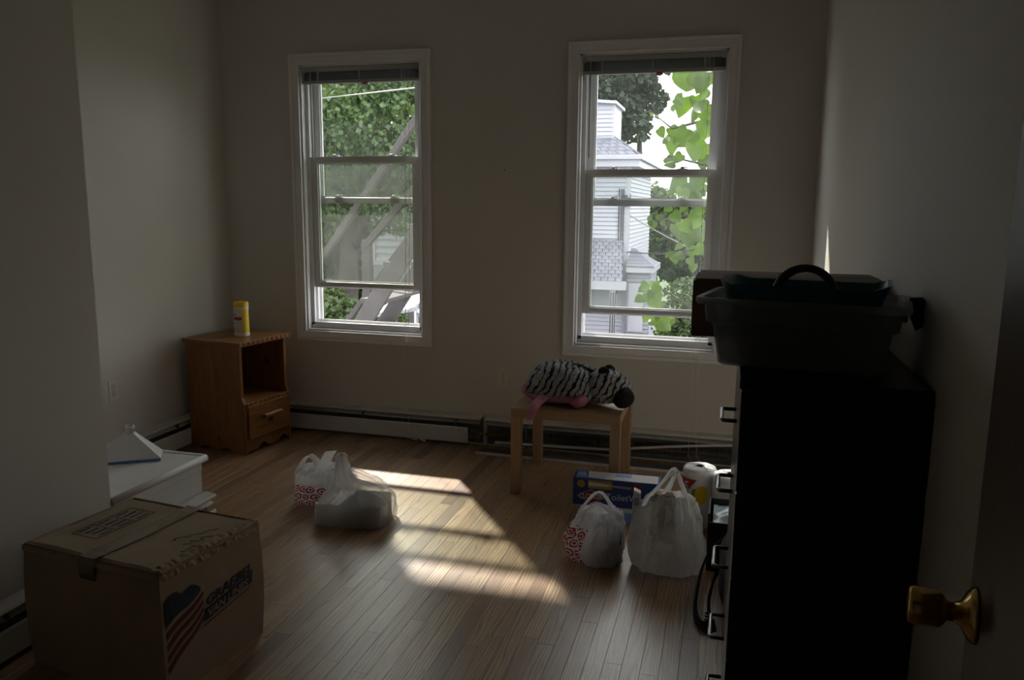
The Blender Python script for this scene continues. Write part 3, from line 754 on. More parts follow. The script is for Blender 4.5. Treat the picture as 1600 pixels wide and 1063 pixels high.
# local: x from -.555 to 0, y from -.43 to 0, z 0..0.407
bx, by, bz = .545, .425, .405
m = MB(); N = 14
def bulge(p):
    x, y, z = p; t = math.sin(PI*min(max(z/bz, 0), 1))*.008
    return Vector((x+(t if x > -.01 else -t if x < -bx+.01 else 0), y+(t if y > -.01 else -t if y < -by+.01 else 0), z))
def wallgrid(f): m.grid(lambda u, v: bulge(f(u, v)), N, N)
wallgrid(lambda u, v: Vector((0, -by*u, bz*v))); wallgrid(lambda u, v: Vector((-bx, -by*u, bz*v)))
wallgrid(lambda u, v: Vector((-bx*u, 0, bz*v))); wallgrid(lambda u, v: Vector((-bx*u, -by, bz*v)))
wallgrid(lambda u, v: Vector((-bx*u, -by*v, 0))); wallgrid(lambda u, v: Vector((-bx*u, -by*v, bz-.012)))
m.build('body', 'card', gb, smooth=False)
def flap(x0, x1, seed, name):
    m = MB()
    def T(u, v):
        x = x0+(x1-x0)*u; y = -by-.004+(by+.008)*v
        sag = -.010*math.sin(PI*v)*(.4+.6*abs(u-.5)) + .004*noise.noise(Vector((x*9, y*9, seed)))
        edge = .010*max(0, noise.noise(Vector((y*14, seed, 3))))*(1 if (u < .05 or u > .95) else 0)
        rim = -.012 if (v > .97 or v < .03) else 0
        return Vector((x, y, bz+sag-edge+rim+.002))
    top = MB().grid(T, 20, 20); bot = [p-Vector((0, 0, .004)) for p in top.v]
    n = len(top.v); m.add(top.v, top.f); m.add(bot, [f[::-1] for f in top.f])
    w = 21
    rim = [i for i in range(w)]+[w*j+w-1 for j in range(1, w)]+[w*(w-1)+i for i in range(w-2, -1, -1)]+[w*j for j in range(w-2, 0, -1)]
    m.f += [(rim[i], rim[(i+1) % len(rim)], rim[(i+1) % len(rim)]+n, rim[i]+n) for i in range(len(rim))]
    return m.build(name, 'card', gb)
flap(-bx-.004, -bx*.5-.001, 1, 'top_flap'); flap(-bx*.5+.001, .004, 2, 'top_flap')
def strip_on_top(xa, xb, name, mt, z=.0055):
    m = MB(); m.grid(lambda u, v: Vector((xa+(xb-xa)*u, -by-.006+(by+.012)*v, bz+z-.010*math.sin(PI*v)*.5+.0015*noise.noise(Vector((u*3, v*24, 1))))), 4, 40)
    m.build(name, mt, gb)
strip_on_top(-bx*.5-.032, -bx*.5+.032, 'packing_tape', 'tape')
MB().grid(lambda u, v: Vector((-bx*.5-.032+.064*u, -by-.0065-.006*math.sin(PI*(.0+.9*v)), bz+.004-.07*v)), 3, 6).build('packing_tape', 'tape', gb)
# crushed corner ridge along the top right edge
m = MB()
def ridge(u, v):
    y = -by+by*u; a = v*PI*.5
    k = .005*noise.noise(Vector((u*22, v*2, 4)))+.003*noise.noise(Vector((u*60, v, 2)))
    return Vector((-.03+.036*math.sin(a)+k, y, bz-.028+.034*math.cos(a)+k))
m.grid(ridge, 48, 8); m.build('crushed_edge', 'card', gb)
m = MB(); m.grid(lambda u, v: Vector((-bx*(1-u)-.002, -by-.004-.004*v, bz-.002-.018*v-.008*abs(noise.noise(Vector((u*7, 2, 0)))))), 30, 3); m.build('torn_edge', 'card_inner', gb)
# printing on the right side: frame x -> +y, y -> +z
fr = frame((.0095, -by, 0), (0, 1, .0), (0, 0, 1))
def P2(y, z): return (y, z)
flag = []
# waving flag: navy field with bumps above red stripes
top = [(.005+.14*t, .315+.02*abs(math.sin(PI*2*t))-.015*t) for t in [k/16 for k in range(17)]]
bottom = [(.005+.14*t, .235+.055*t+.006*math.sin(PI*2*t)) for t in [k/16 for k in range(17)]][::-1]
flat_poly(top+bottom, fr, 'ink_blue', gb, 'flag_field')
for k in range(4):
    z0 = .216-.036*k; pa = [(.006+.148*t, z0+.066*t+.02*t*k*.55+.005*math.sin(PI*2*t)) for t in [j/12 for j in range(13)]]
    pb = [(x, z-.019*(1-.35*x/.15)) for x, z in pa][::-1]; flat_poly(pa+pb, fr, 'ink_red', gb, 'flag_stripe')
ft = frame((.0105, -by+.165, .213), (0, 1, .11), (0, 0, 1))
band = [(-.018, -.030), (.205, -.022), (.215, .012), (-.006, .010)]
flat_poly(band, frame((.0095, -by+.165, .213), (0, 1, .11), (0, 0, 1)), 'ink_blue', gb, 'logo_band')
lettering('VAN LINES', .04, frame((.0103, -by+.172, .190), (0, 1, .11), (0, 0, 1)), 'card', gb, width=.185, height=.026, shear=.25, bold=.0006)
lettering('GRAEBEL', .04, frame((.0100, -by+.168, .2275), (0, 1, .11), (0, 0, 1)), 'ink_blue', gb, width=.212, height=.031, shear=.25, bold=.0009)
flat_poly([(-.02, -.038), (.19, -.030), (.19, -.034), (-.02, -.043)], ft, 'ink_red', gb, 'logo_underline')
# printed panel and handwriting on the top
def top_line(pts, w, mt, name):
    m = MB()
    for (xa, ya), (xb, yb) in zip(pts, pts[1:]): m.beam((xa, ya, bz+.0042-.005*math.sin(PI*-ya/by)), (xb, yb, bz+.0042-.005*math.sin(PI*-yb/by)), w, .0012)
    m.build(name, mt, gb)
Q = [(-.475, -.315), (-.475, -.08), (-.365, -.08), (-.365, -.315), (-.475, -.315)]
top_line(Q, .002, 'ink_grey', 'printed_frame')
for yy in (-.16, -.235): top_line([(-.475, yy), (-.365, yy)], .0015, 'ink_grey', 'printed_rule')
for yy0 in (-.15, -.225, -.30):
    for k in range(4):
        xx = -.462+.026*k; a = yy0+.004*k; top_line([(xx, a), (xx, a+.045+.012*((k*7) % 3)/3)], .007, 'ink_grey', 'printed_text')
r4 = random.Random(12)
for (cx, cy, n) in ((-.115, -.195, 9), (-.085, -.245, 9), (-.055, -.285, 6), (-.14, -.235, 5)):
    pts = [(cx+.004*r4.uniform(-1, 1), cy)]
    for k in range(n): pts.append((cx+.014*r4.uniform(-1, 1)+.004*k, cy+.011*(k+1)+r4.uniform(-.007, .004)))
    top_line(pts, .0016, 'ink_blue', 'handwriting')

# ------------------------------------------------------------------ dustpan on the bulkhead
zt = .348
dp = thing('plastic_dustpan', 'white plastic hooded dustpan with blue edge on the white bulkhead', 'dustpan', (-2.40, 2.80, zt))
A, B_ = Vector((-2.575, 2.650, zt)), Vector((-2.338, 2.808, zt)); pdir = Vector((-(B_-A).y, (B_-A).x, 0)).normalized()*.115
C_, D2 = B_+pdir, A+pdir; ap = (A+B_+C_+D2)/4+Vector((.02, .01, .0))
nk = [ap+Vector((dx, dy, .118)) for dx, dy in ((-.020, -.022), (.022, -.006), (.016, .018), (-.024, .004))]
m = MB(); m.loft([[A, B_, C_, D2], [p+Vector((0, 0, .012)) for p in (A, B_, C_, D2)], nk, [p+Vector((0, 0, .006)) for p in nk]], cap=False)
m.build('hood', 'white_plastic', dp, world=True, bevel=.003)
m = MB(); m.lathe([(.017, .115), (.016, .132), (.0195, .134), (.0195, .150), (.012, .151), (.012, .13)], 20, tuple(ap)); m.build('neck', 'white_plastic', dp, world=True, smooth=True)
m = MB(); m.beam(A-(B_-A).normalized()*.004+Vector((0, 0, .004))-pdir*.02, B_+Vector((0, 0, .004))-pdir*.02, .010, .007); m.build('edge_strip', 'blue_lip', dp, world=True)
MB().hexa([A, B_, C_, D2], [p+Vector((0, 0, .003)) for p in (A, B_, C_, D2)]).build('base', 'white_plastic', dp, world=True)

# ------------------------------------------------------------------ black dresser with things on it
DX0, DX1, DY0, DY1, DH = .036, .405, 1.72, 2.60, 1.095
ds = thing('dresser', 'tall black chest of drawers against the right wall', 'dresser', (.22, 2.16, 0))
MB().box(DX0+.018, DY0, .0, DX1, DY0+.018, DH-.022).build('side_panel', 'black', ds, world=True)
MB().box(DX0+.018, DY1-.018, .0, DX1, DY1, DH-.022).build('side_panel', 'black', ds, world=True)
MB().box(DX1-.008, DY0+.018, .05, DX1, DY1-.018, DH-.022).build('back_panel', 'black', ds, world=True)
MB().box(DX0-.004, DY0-.004, DH-.022, DX1, DY1+.004, DH).build('top_board', 'black', ds, world=True, bevel=.002)
MB().box(DX0+.025, DY0+.018, .0, DX0+.04, DY1-.018, .06).build('plinth', 'black', ds, world=True)
nz = [(.063, .245), (.250, .442), (.447, .640), (.645, .838), (.843, 1.066)]
for z0, z1 in nz:
    d = MB().box(DX0, DY0+.004, z0, DX0+.018, DY1-.004, z1).build('drawer', 'black_front', ds, world=True, bevel=.002)
    MB().box(DX0+.02, DY0+.03, z0+.012, DX1-.02, DY1-.03, z1-.03).build('drawer_box', 'black', d, world=True)
    zc = {.063: .102, .250: .294, .447: .500, .645: .714, .843: .905}[z0]
    for yc in (2.155,):
        m = MB(); pr = .038
        m.tube([(DX0, yc-.064, zc), (DX0-pr+.006, yc-.064, zc), (DX0-pr, yc-.058, zc), (DX0-pr, yc+.058, zc), (DX0-pr+.006, yc+.064, zc), (DX0, yc+.064, zc)], .0055, 10)
        m.build('drawer_handle', 'metal_dark', d, world=True, smooth=True)

cb = thing('long_carton', 'long flat brown cardboard box at the back of the dresser top', 'cardboard box', (.15, 2.40, DH+.001))
MB().box(-.098, 2.262, DH+.001, .40, 2.56, DH+.158).build('body', 'card_dark', cb, world=True, bevel=.004)
m = MB().hexa([(-.090, 2.258, DH+.158), (.398, 2.258, DH+.158), (.398, 2.41, DH+.159), (-.080, 2.41, DH+.159)], [(-.090, 2.260, DH+.163), (.398, 2.260, DH+.163), (.398, 2.41, DH+.166), (-.080, 2.41, DH+.166)]); m.build('top_flap', 'card_dark', cb, world=True)
m = MB().hexa([(-.080, 2.413, DH+.158), (.398, 2.413, DH+.158), (.398, 2.562, DH+.159), (-.090, 2.562, DH+.159)], [(-.080, 2.413, DH+.166), (.398, 2.413, DH+.166), (.398, 2.562, DH+.164), (-.090, 2.562, DH+.164)]); m.build('top_flap', 'card_dark', cb, world=True)
flat_poly([(0, 0), (.07, 0), (.07, .026), (0, .026)], cb.matrix_basis.inverted() @ frame((.315, 2.2615, DH+.105), (1, 0, 0), (0, 0, 1)), 'paper', cb, 'shipping_label')
flat_poly([(.02, .010), (.05, .010), (.05, .018), (.02, .018)], cb.matrix_basis.inverted() @ frame((.315, 2.2608, DH+.105), (1, 0, 0), (0, 0, 1)), 'red', cb, 'label_print')

TBR = math.radians(-10)
tub = thing('storage_tub', 'clear frosted storage tub on the front of the dresser top', 'storage tub', (.166, 1.915, DH+.001), TBR)
def rrect(hx, hy, r, z, n=6):
    pts = []
    for cx, cy, a in ((hx-r, hy-r, 0), (-hx+r, hy-r, PI/2), (-hx+r, -hy+r, PI), (hx-r, -hy+r, 1.5*PI)):
        for k in range(n+1): t = a+PI/2*k/n; pts.append(Vector((cx+r*math.cos(t), cy+r*math.sin(t), z)))
    return pts
R = [rrect(.165, .095, .02, .002), rrect(.172, .102, .025, .006), rrect(.186, .116, .028, .095), rrect(.188, .118, .028, .097), rrect(.199, .128, .03, .103), rrect(.203, .132, .03, .142),
     rrect(.218, .146, .03, .144), rrect(.220, .148, .03, .152), rrect(.219, .147, .03, .158), rrect(.205, .134, .03, .158), rrect(.200, .129, .03, .144), rrect(.196, .126, .03, .104), rrect(.183, .113, .028, .100), rrect(.168, .098, .025, .009)]
m = MB(); m.loft(R, cap=False); n = len(R[0]); m.f += [tuple(range(n))[::-1], tuple(range((len(R)-1)*n, len(R)*n))]
m.build('tub_body', 'tub', tub, smooth=False)
for sx in (-1, 1):
    MB().box(sx*.203-.010, -.05, .118, sx*.203+.010, .05, .142).build('grip', 'tub', tub, bevel=.004)
m = MB(); m.tube([(.215, .03, .150), (.232, .03, .152), (.240, .03, .140), (.236, .03, .118), (.222, .03, .112)], .010, 10, True, 2.2); m.build('latch', 'dark_plastic', tub, smooth=True)
tl = thing('teal_basket', 'dark teal plastic basket with arched handle inside the frosted tub', 'basket', (.166, 1.915, DH+.012), TBR)
def basket_ring(hx, hy, z, sag):
    out = []
    for p in rrect(hx, hy, .03, 0, 5): out.append(Vector((p.x, p.y, z+sag*(p.x/hx)**2)))
    return out
m = MB(); RR = [basket_ring(.125, .07, .012, 0), basket_ring(.135, .078, .016, 0), basket_ring(.160, .098, .140, .0), basket_ring(.172, .106, .150, .028), basket_ring(.176, .110, .155, .032), basket_ring(.168, .102, .155, .03), basket_ring(.150, .09, .135, 0), basket_ring(.125, .068, .018, 0)]
m.loft(RR, cap=False); n = len(RR[0]); m.f += [tuple(range(n))[::-1], tuple(range((len(RR)-1)*n, len(RR)*n))]
m.build('basket_body', 'teal', tl, smooth=False)
m = MB(); m.tube([(.0+.064*math.cos(a), 0, .145+.066*math.sin(a)) for a in [PI*k/18 for k in range(19)]], .0075, 10, True, 1.5); m.build('handle', 'dark_plastic', tl, smooth=True)
MB().box(-.062, -.02, .135, .062, .02, .148).build('handle_bar', 'dark_plastic', tl, bevel=.004)

# ------------------------------------------------------------------ carrier bags
def bag(name, label, loc, rz, rings, material, wr=.010, seed=0, mouth=None, handles=(), knot=None, group=None, nu=150, pleat=.35):
    """rings: (z, cx, cy, rx, ry, squareness); lofted film with creases that gather towards the top"""
    root = thing(name, label, 'bag', loc, rz, group or 'white carrier bags on the floor')
    zs = [r[0] for r in rings]; zmax = max(zs)
    def at(v):
        t = v*(len(rings)-1); i = min(int(t), len(rings)-2); f = t-i; f = f*f*(3-2*f)
        return [rings[i][k]+(rings[i+1][k]-rings[i][k])*f for k in range(6)]
    NV = 70; vs = []; uvs = []
    for j in range(NV+1):
        v = j/NV; z, cx, cy, rx, ry, sq = at(v)
        for i in range(nu+1):
            th = 2*PI*i/nu; c, s = math.cos(th), math.sin(th)
            x, y = sup(c, sq)*rx, sup(s, sq)*ry
            fold = pleat*math.sin(13*th+seed+3.5*noise.noise(Vector((z*9, c, s))))*min(1, v*1.3)**1.6+noise.noise(Vector((c*4.2+seed, s*4.2, z*11+9)))*.7+noise.noise(Vector((c*2.6+seed, s*2.6, z*5)))*.9+noise.noise(Vector((c*6+seed, s*6, z*14+3)))*.6
            q = Vector((c*2.2+seed, s*2.2, z*9)); rg = lambda p: (1-abs(noise.noise(p)))**7
            crease = abs(noise.noise(Vector((c*9, s*9+seed, v*3.0))))*1.3 - .55*rg(q*1.3) - .25*rg(q*2.3+Vector((7, 3, 1)))
            k = 1+ (wr/max(rx, .012))*(fold-crease*(.25+.9*v))*(.35 if v < .08 else 1)
            vs.append((cx+x*k, cy+y*k, max(.0006, z+.006*noise.noise(Vector((c*4, s*4, z*20+seed)))*(v > .1)))); uvs.append((i/nu, min(max(z/zmax, 0), 1)))
    fs = []
    w = nu+1
    for j in range(NV):
        for i in range(nu): fs.append((j*w+i, j*w+i+1, (j+1)*w+i+1, (j+1)*w+i))
    vs.append((rings[0][1], rings[0][2], .0008)); uvs.append((0, 0)); c0 = len(vs)-1
    for i in range(nu): fs.append((i+1, i, c0))
    me = bpy.data.meshes.new('film'); me.from_pydata(vs, [], fs)
    ul = me.uv_layers.new(name='UVMap')
    for lp in me.loops: ul.data[lp.index].uv = uvs[lp.vertex_index]
    me.polygons.foreach_set('use_smooth', [True]*len(me.polygons)); me.materials.append(M[material])
    link('bag_body', me, root)
    for hh in handles:
        path, wd = hh[0], hh[1]; P = [Vector(p) for p in path]
        # smooth resample
        S = []
        for i in range(len(P)-1):
            p0, p1, p2, p3 = P[max(i-1, 0)], P[i], P[i+1], P[min(i+2, len(P)-1)]
            for k in range(6):
                t = k/6; S.append(.5*((2*p1)+(p2-p0)*t+(2*p0-5*p1+4*p2-p3)*t*t+(3*p1-p0-3*p2+p3)*t**3))
        S.append(P[-1]); n = len(S); side = Vector(hh[2]).normalized() if len(hh) > 2 else Vector((0, 1, 0))
        def T(u, v):
            i = min(int(u*(n-1)+.5), n-1); p = S[i]; wdt = wd[0]+(wd[1]-wd[0])*math.sin(PI*u)**.7
            d = (S[min(i+1, n-1)]-S[max(i-1, 0)]).normalized(); up = d.cross(side).normalized()
            return p+side*(v-.5)*wdt+up*(.006*math.sin(v*PI*5+u*4)+.004*noise.noise(Vector((v*9, u*5, seed))))
        m = MB(); m.grid(T, n-1, 14); m.build('handle', hh[3] if len(hh) > 3 else material if material in ('bag', 'bag_thick') else 'bag', root, smooth=True)
    if knot:
        m = MB(); m.tube([Vector(p) for p in knot], [.010, .012, .008, .004][:len(knot)], 8); m.build('knot', 'bag', root, smooth=True)
    return root

# pair of bags on the left of the floor
LB = bag('carrier_bag', 'white carrier bag printed with red bullseyes, open, left pair behind', (-1.885, 3.40, 0), .15,
    [(.001, 0, 0, .105, .085, .7), (.012, 0, 0, .128, .105, .7), (.06, 0, 0, .135, .108, .75), (.105, -.005, 0, .122, .098, .8), (.150, -.005, 0, .118, .090, .85), (.172, -.004, .004, .112, .080, .9)],
    'bag_print_a', .011, 1.3,
    handles=[([(-.110, -.03, .150), (-.098, -.02, .195), (-.066, 0, .228), (-.04, .015, .20), (-.03, .03, .158)], (.075, .05), (.1, 1, 0)),
             ([(.02, .02, .150), (.05, .03, .185), (.08, .03, .190), (.105, .02, .150)], (.08, .06), (.1, 1, 0))])
lid = MB(); lid.grid(lambda u, v: Vector((-.035+.055*u+.07*v, -.06+.01*u+.01*math.sin(PI*v), .140+.16*v-.03*v*v+.006*u)), 4, 12)
lid.build('loose_strip', 'bag_thick', LB)
rc = thing('crumpled_receipt', 'crumpled white receipt paper in the open bullseye bag on the left', 'paper', (-1.885, 3.40, .13))
m = MB(); m.grid(lambda u, v: Vector((-.07+.15*u, -.05+.10*v, .015+.03*noise.noise(Vector((u*4, v*4, 2)))+.012*noise.noise(Vector((u*9, v*9, 5))))), 16, 12); m.build('sheet', 'paper', rc)
bag('carrier_bag', 'tied white carrier bag around a small carton, front of left pair', (-1.625, 3.215, 0), .12,
    [(.001, 0, 0, .155, .105, .45), (.010, 0, 0, .174, .124, .45), (.06, .002, 0, .176, .126, .45), (.112, .008, .004, .170, .122, .5), (.140, .006, .006, .146, .104, .65), (.165, -.014, .0, .100, .075, .85), (.190, -.036, -.006, .058, .048, 1), (.225, -.048, -.012, .036, .032, 1), (.275, -.054, -.014, .024, .022, 1), (.312, -.056, -.014, .018, .016, 1), (.326, -.056, -.014, .006, .006, 1)],
    'bag', .013, 4.1, pleat=.22, knot=[(-.056, -.014, .316), (-.040, -.016, .322), (-.026, -.018, .312), (-.030, -.02, .300)],
    handles=[([(-.03, .02, .235), (.03, .04, .205), (.09, .05, .180), (.135, .05, .140)], (.05, .07), (.2, 1, .2))])
ct = thing('small_carton', 'small grey printed carton seen through the tied left bag', 'carton', (-1.625, 3.215, .003), .12)
MB().box(-.02, -.098, 0, .148, .095, .108).build('body', mat('grey_carton', (.13, .12, .11), .7, var=.12, scale=12), ct, bevel=.002)
fr = frame((-.005, -.0985, .012), (1, 0, 0), (0, 0, 1))
flat_poly([(.012, .055), (.03, .055), (.03, .075), (.012, .075)], fr, 'slot', ct, 'print_mark'); flat_poly([(.012, .01), (.045, .01), (.045, .02), (.012, .02)], fr, 'slot', ct, 'print_mark')
for k in range(3): flat_poly([(.012, .028+.007*k), (.05, .028+.007*k), (.05, .030+.007*k), (.012, .030+.007*k)], fr, 'grey_print', ct, 'print_line')
pk = thing('small_white_packet', 'glossy white packet pushing out the left end of the tied bag', 'packet', (-1.722, 3.195, .003), .12)
MB().box(-.062, -.085, 0, .062, .085, .100).build('packet_body', 'white_plastic', pk, bevel=.008)

# pair of bags on the right
bag('carrier_bag', 'white carrier bag printed with red bullseyes, smaller of the right pair', (-.474, 3.115, 0), .10,
    [(.001, 0, 0, .085, .078, .8), (.014, -.004, 0, .108, .096, .8), (.06, -.014, 0, .122, .105, .85), (.11, -.010, 0, .116, .100, .9), (.16, .004, 0, .102, .088, .95), (.205, .010, 0, .090, .072, 1), (.225, .012, 0, .078, .056, 1)],
    'bag_print_b', .014, 7.7,
    handles=[([(-.075, -.005, .205), (-.05, -.005, .245), (-.012, 0, .286), (.012, .004, .292), (.035, .01, .265), (.075, .02, .205)], (.045, .020), (.2, 1, 0)),
             ([(-.06, -.04, .200), (-.03, -.04, .235), (-.005, -.035, .258), (.03, -.035, .245), (.10, -.02, .195)], (.06, .026), (.25, 1, 0))])
fl_ = thing('blue_packet', 'blue and white packet inside the smaller right bullseye bag', 'packet', (-.44, 3.115, .004), .3)
MB().box(-.05, -.04, 0, .06, .04, .15).build('packet_body', mat('grey_blue_packet', (.13, .14, .2), .5, var=.3, scale=20), fl_, bevel=.004)
bag('carrier_bag', 'tall plain white carrier bag, larger of the right pair, handles up', (-.190, 3.135, 0), -.05,
    [(.001, 0, 0, .115, .095, .8), (.012, .004, 0, .140, .118, .8), (.06, .006, 0, .152, .125, .82), (.12, 0, 0, .150, .122, .86), (.18, -.002, 0, .138, .112, .9), (.24, .002, 0, .116, .090, .95), (.285, .008, .004, .092, .066, 1), (.31, .012, .006, .072, .044, 1)],
    'bag_thick', .018, 11.2,
    handles=[([(-.085, -.02, .27), (-.055, -.02, .325), (-.01, -.012, .385), (.012, -.006, .418), (.02, .0, .40), (.0, .03, .34), (-.03, .04, .28)], (.16, .030), (.25, 1, 0)),
             ([(.085, -.02, .26), (.070, -.02, .32), (.040, -.012, .385), (.028, -.006, .412), (.03, .02, .38), (.06, .05, .30)], (.17, .034), (-.2, 1, 0))])
for nm, lb, loc, sz, mt_, rz in (('brown_packet', 'brown packet sticking out of the tall right bag', (-.215, 3.15, .10), (.05, .025, .21), 'card', .3),
                                ('white_packet', 'white packet poking out beside the tall right bag handles', (-.325, 3.17, .09), (.022, .02, .215), 'white_plastic', .1)):
    t = thing(nm, lb, 'packet', loc, rz); mm = MB().hexa([(-sz[0], -sz[1], 0), (sz[0], -sz[1], 0), (sz[0], sz[1], 0), (-sz[0], sz[1], 0)], [(-sz[0]+.012, -sz[1], sz[2]), (sz[0]-.004, -sz[1], sz[2]-.012), (sz[0]-.004, sz[1], sz[2]-.012), (-sz[0]+.012, sz[1], sz[2])])
    mm.build('packet_body', mt_, t, bevel=.003)
    MB().box(-sz[0]*.5, -sz[1]-.001, sz[2]*.7, sz[0]*.5, -sz[1], sz[2]*.85).build('packet_label', 'dark_red' if mt_ == 'card' else 'grey_print', t)

# ------------------------------------------------------------------ toilet wand carton
cx_ = thing('cleaner_carton', 'blue carton with red diamond logo lying in front of the side table', 'carton', (-.668, 3.585, .048), math.radians(2.5))
CL, CD, CHh = .405, .115, .132
MB().box(0, 0, 0, CL, CD, CHh).build('body', 'blue', cx_, bevel=.002)
fr = frame((0, -.0004, 0), (1, 0, 0), (0, 0, 1))
dia = [(.022, .045), (.085, .078), (.148, .045), (.085, .012)]
flat_poly([(.018, .045), (.085, .081), (.152, .045), (.085, .009)], fr, 'paper', cx_, 'logo_border', .0004)
flat_poly(dia, fr, 'dark_red', cx_, 'logo_diamond', .0004, .0005)
lettering('CLOROX', .04, frame((.030, -.0014, .032), (1, 0, .03), (0, 0, 1)), 'paper', cx_, width=.112, height=.026, bold=.0012)
lettering('ToiletWand', .04, frame((.156, -.0008, .036), (1, 0, 0), (0, 0, 1)), 'paper', cx_, width=.215, height=.030)
flat_poly([(.072, .085), (.185, .085), (.185, .126), (.072, .126)], fr, 'gold', cx_, 'picture_window', .0004)
flat_poly([(.073, .096), (.160, .099), (.182, .106), (.160, .111), (.073, .117)], fr, 'paper', cx_, 'wand_picture', .0004, .0005)
flat_poly([(.185, .098), (.275, .094), (.275, .106), (.185, .109)], fr, 'grey_print', cx_, 'wand_picture', .0004)
flat_poly([(.30+.026*math.cos(2*PI*k/16), .100+.022*math.sin(2*PI*k/16)) for k in range(16)], fr, 'dark_red', cx_, 'round_print', .0004)
flat_poly([(.038+.020*math.cos(2*PI*k/20), .105+.019*math.sin(2*PI*k/20)) for k in range(20)], fr, 'gold', cx_, 'round_seal', .0004)
for k in range(3): flat_poly([(.235+.05*k+.010*math.cos(2*PI*j/12), .018+.010*math.sin(2*PI*j/12)) for j in range(12)], fr, 'ink_grey', cx_, 'icon', .0004)
ft = frame((0, 0, CHh+.0004), (1, 0, 0), (0, 1, 0))
flat_poly([(.07, .02), (.16, .01), (CL-.01, .004), (CL-.01, .108), (.06, .108)], ft, 'paper', cx_, 'top_print', .0004)
flat_poly([(.01, .012), (.066, .02), (.05, .10), (.012, .10)], ft, 'blue_light', cx_, 'top_print', .0004)
flat_poly([(.19, .055), (.27, .05), (.27, .10), (.2, .10)], ft, 'blue_light', cx_, 'top_print', .0004, .0005)
lettering('CLOROX', .03, frame((.012, .05, CHh+.0012), (1, 0, 0), (0, 1, 0)), 'paper', cx_, width=.04, height=.02)
fp = thing('flat_refill_pack', 'flat blue and white pack on the floor under the blue carton', 'pack', (-.55, 3.525, 0), .04)
MB().box(0, 0, 0, .27, .17, .046).build('body', 'blue_light', fp, bevel=.004)
flat_poly([(.02, .01), (.20, .02), (.19, .07), (.05, .09)], frame((0, 0, .0463), (1, 0, 0), (0, 1, 0)), 'paper', fp, 'top_print', .0004)

# ------------------------------------------------------------------ wrapped paper towel rolls
tw = thing('paper_towel_pack', 'plastic wrapped pair of white paper towel rolls beside the dresser', 'paper towels', (-.02, 3.56, 0))
for k, (x, y) in enumerate(((-.086, 3.625), (.050, 3.555))):
    prof = [(.066, .001), (.074, .006), (.0765, .02), (.0765, .262), (.072, .276), (.055, .282), (.024, .281), (.020, .276), (.001, .276)]
    m = MB(); m.lathe(prof, 48, (x, y, 0)); r5 = random.Random(k)
    for p in m.v:
        a = math.atan2(p.y-y, p.x-x); p.z += .0035*noise.noise(Vector((math.cos(a)*3+k, math.sin(a)*3, p.z*12))) if p.z > .25 else 0
    rl = m.build('wrapped_roll', 'towel', tw, world=True, smooth=True)
    m = MB(); m.lathe([(.021, .2812), (.021, .2828), (.016, .2828), (.016, .2812)], 20, (x, y, 0)); m.build('core_edge', 'grey_print', rl, world=True)
    for j in range(5):
        a = j*1.3+k; m = MB(); m.tube([(x+math.cos(a)*.028, y+math.sin(a)*.028, .2825), (x+math.cos(a+.15)*.048, y+math.sin(a+.15)*.048, .2835), (x+math.cos(a-.1)*.066, y+math.sin(a-.1)*.066, .279)], [.0006, .0016, .0006], 5); m.build('wrap_fold', 'towel', rl, world=True)
def on_roll(name, mt_, a0, a1, f, r, x, y, n=16):
    """patch on the roll: f(u)->(z0,z1)"""
    m = MB(); m.grid(lambda u, v: Vector((x+math.cos(a0+(a1-a0)*u)*r, y+math.sin(a0+(a1-a0)*u)*r, f(u)[0]+(f(u)[1]-f(u)[0])*v)), n, 2); return m.build(name, mt_, tw, world=True, smooth=True)
X1, Y1 = -.086, 3.625
on_roll('red_corner_print', 'red', math.radians(190), math.radians(262), lambda u: (.235-.13*(1-u)*1.0 if u < .98 else .234, .236), .0769, X1, Y1)
on_roll('picture_print', 'yellow_label', math.radians(258), math.radians(300), lambda u: (.150-.028*math.sin(PI*u)**.5, .180+.030*math.sin(PI*u)**.5), .0770, X1, Y1)
on_roll('picture_print', 'green', math.radians(246), math.radians(268), lambda u: (.140-.02*math.sin(PI*u)**.5, .170+.025*math.sin(PI*u)**.5), .0769, X1, Y1)
def roll_text(t, a, z, size, mt_):
    me = text_mesh(t, size, bold=.0012); r = .0774
    w0 = min(v.co.x for v in me.vertices)
    for v in me.vertices:
        aa = a+(v.co.x-w0)/r; v.co = Vector((X1+math.cos(aa)*(r+v.co.z*.3), Y1+math.sin(aa)*(r+v.co.z*.3), z+v.co.y))-Vector(tw.location)
    me.materials.clear(); me.materials.append(M[mt_]); link('lettering', me, tw)
roll_text('5', math.radians(214), .178, .062, 'paper'); roll_text('100', math.radians(205), .085, .07, 'slot')

# ------------------------------------------------------------------ black tote, blue plastic in it, and the backpack
to = thing('black_tote', 'black plastic tote with handle slot between right bags and dresser', 'tote', (.06, 3.22, 0))
def tring(z, x0, x1, y0, y1): return [Vector((x0, y0, z)), Vector((x1, y0, z)), Vector((x1, y1, z)), Vector((x0, y1, z))]
m = MB()
o1 = [(-.030, 3.14), (.33, 3.14), (.33, 3.42), (-.030, 3.42)]
for (ax, ay), (bx_, by_), nm in ((o1[0], o1[1], 'front'), (o1[1], o1[2], 'side'), (o1[2], o1[3], 'back')):
    MB().beam((ax, ay, .105), (bx_, by_, .105), .006, .205).build(nm+'_wall', 'tote', to, world=True)
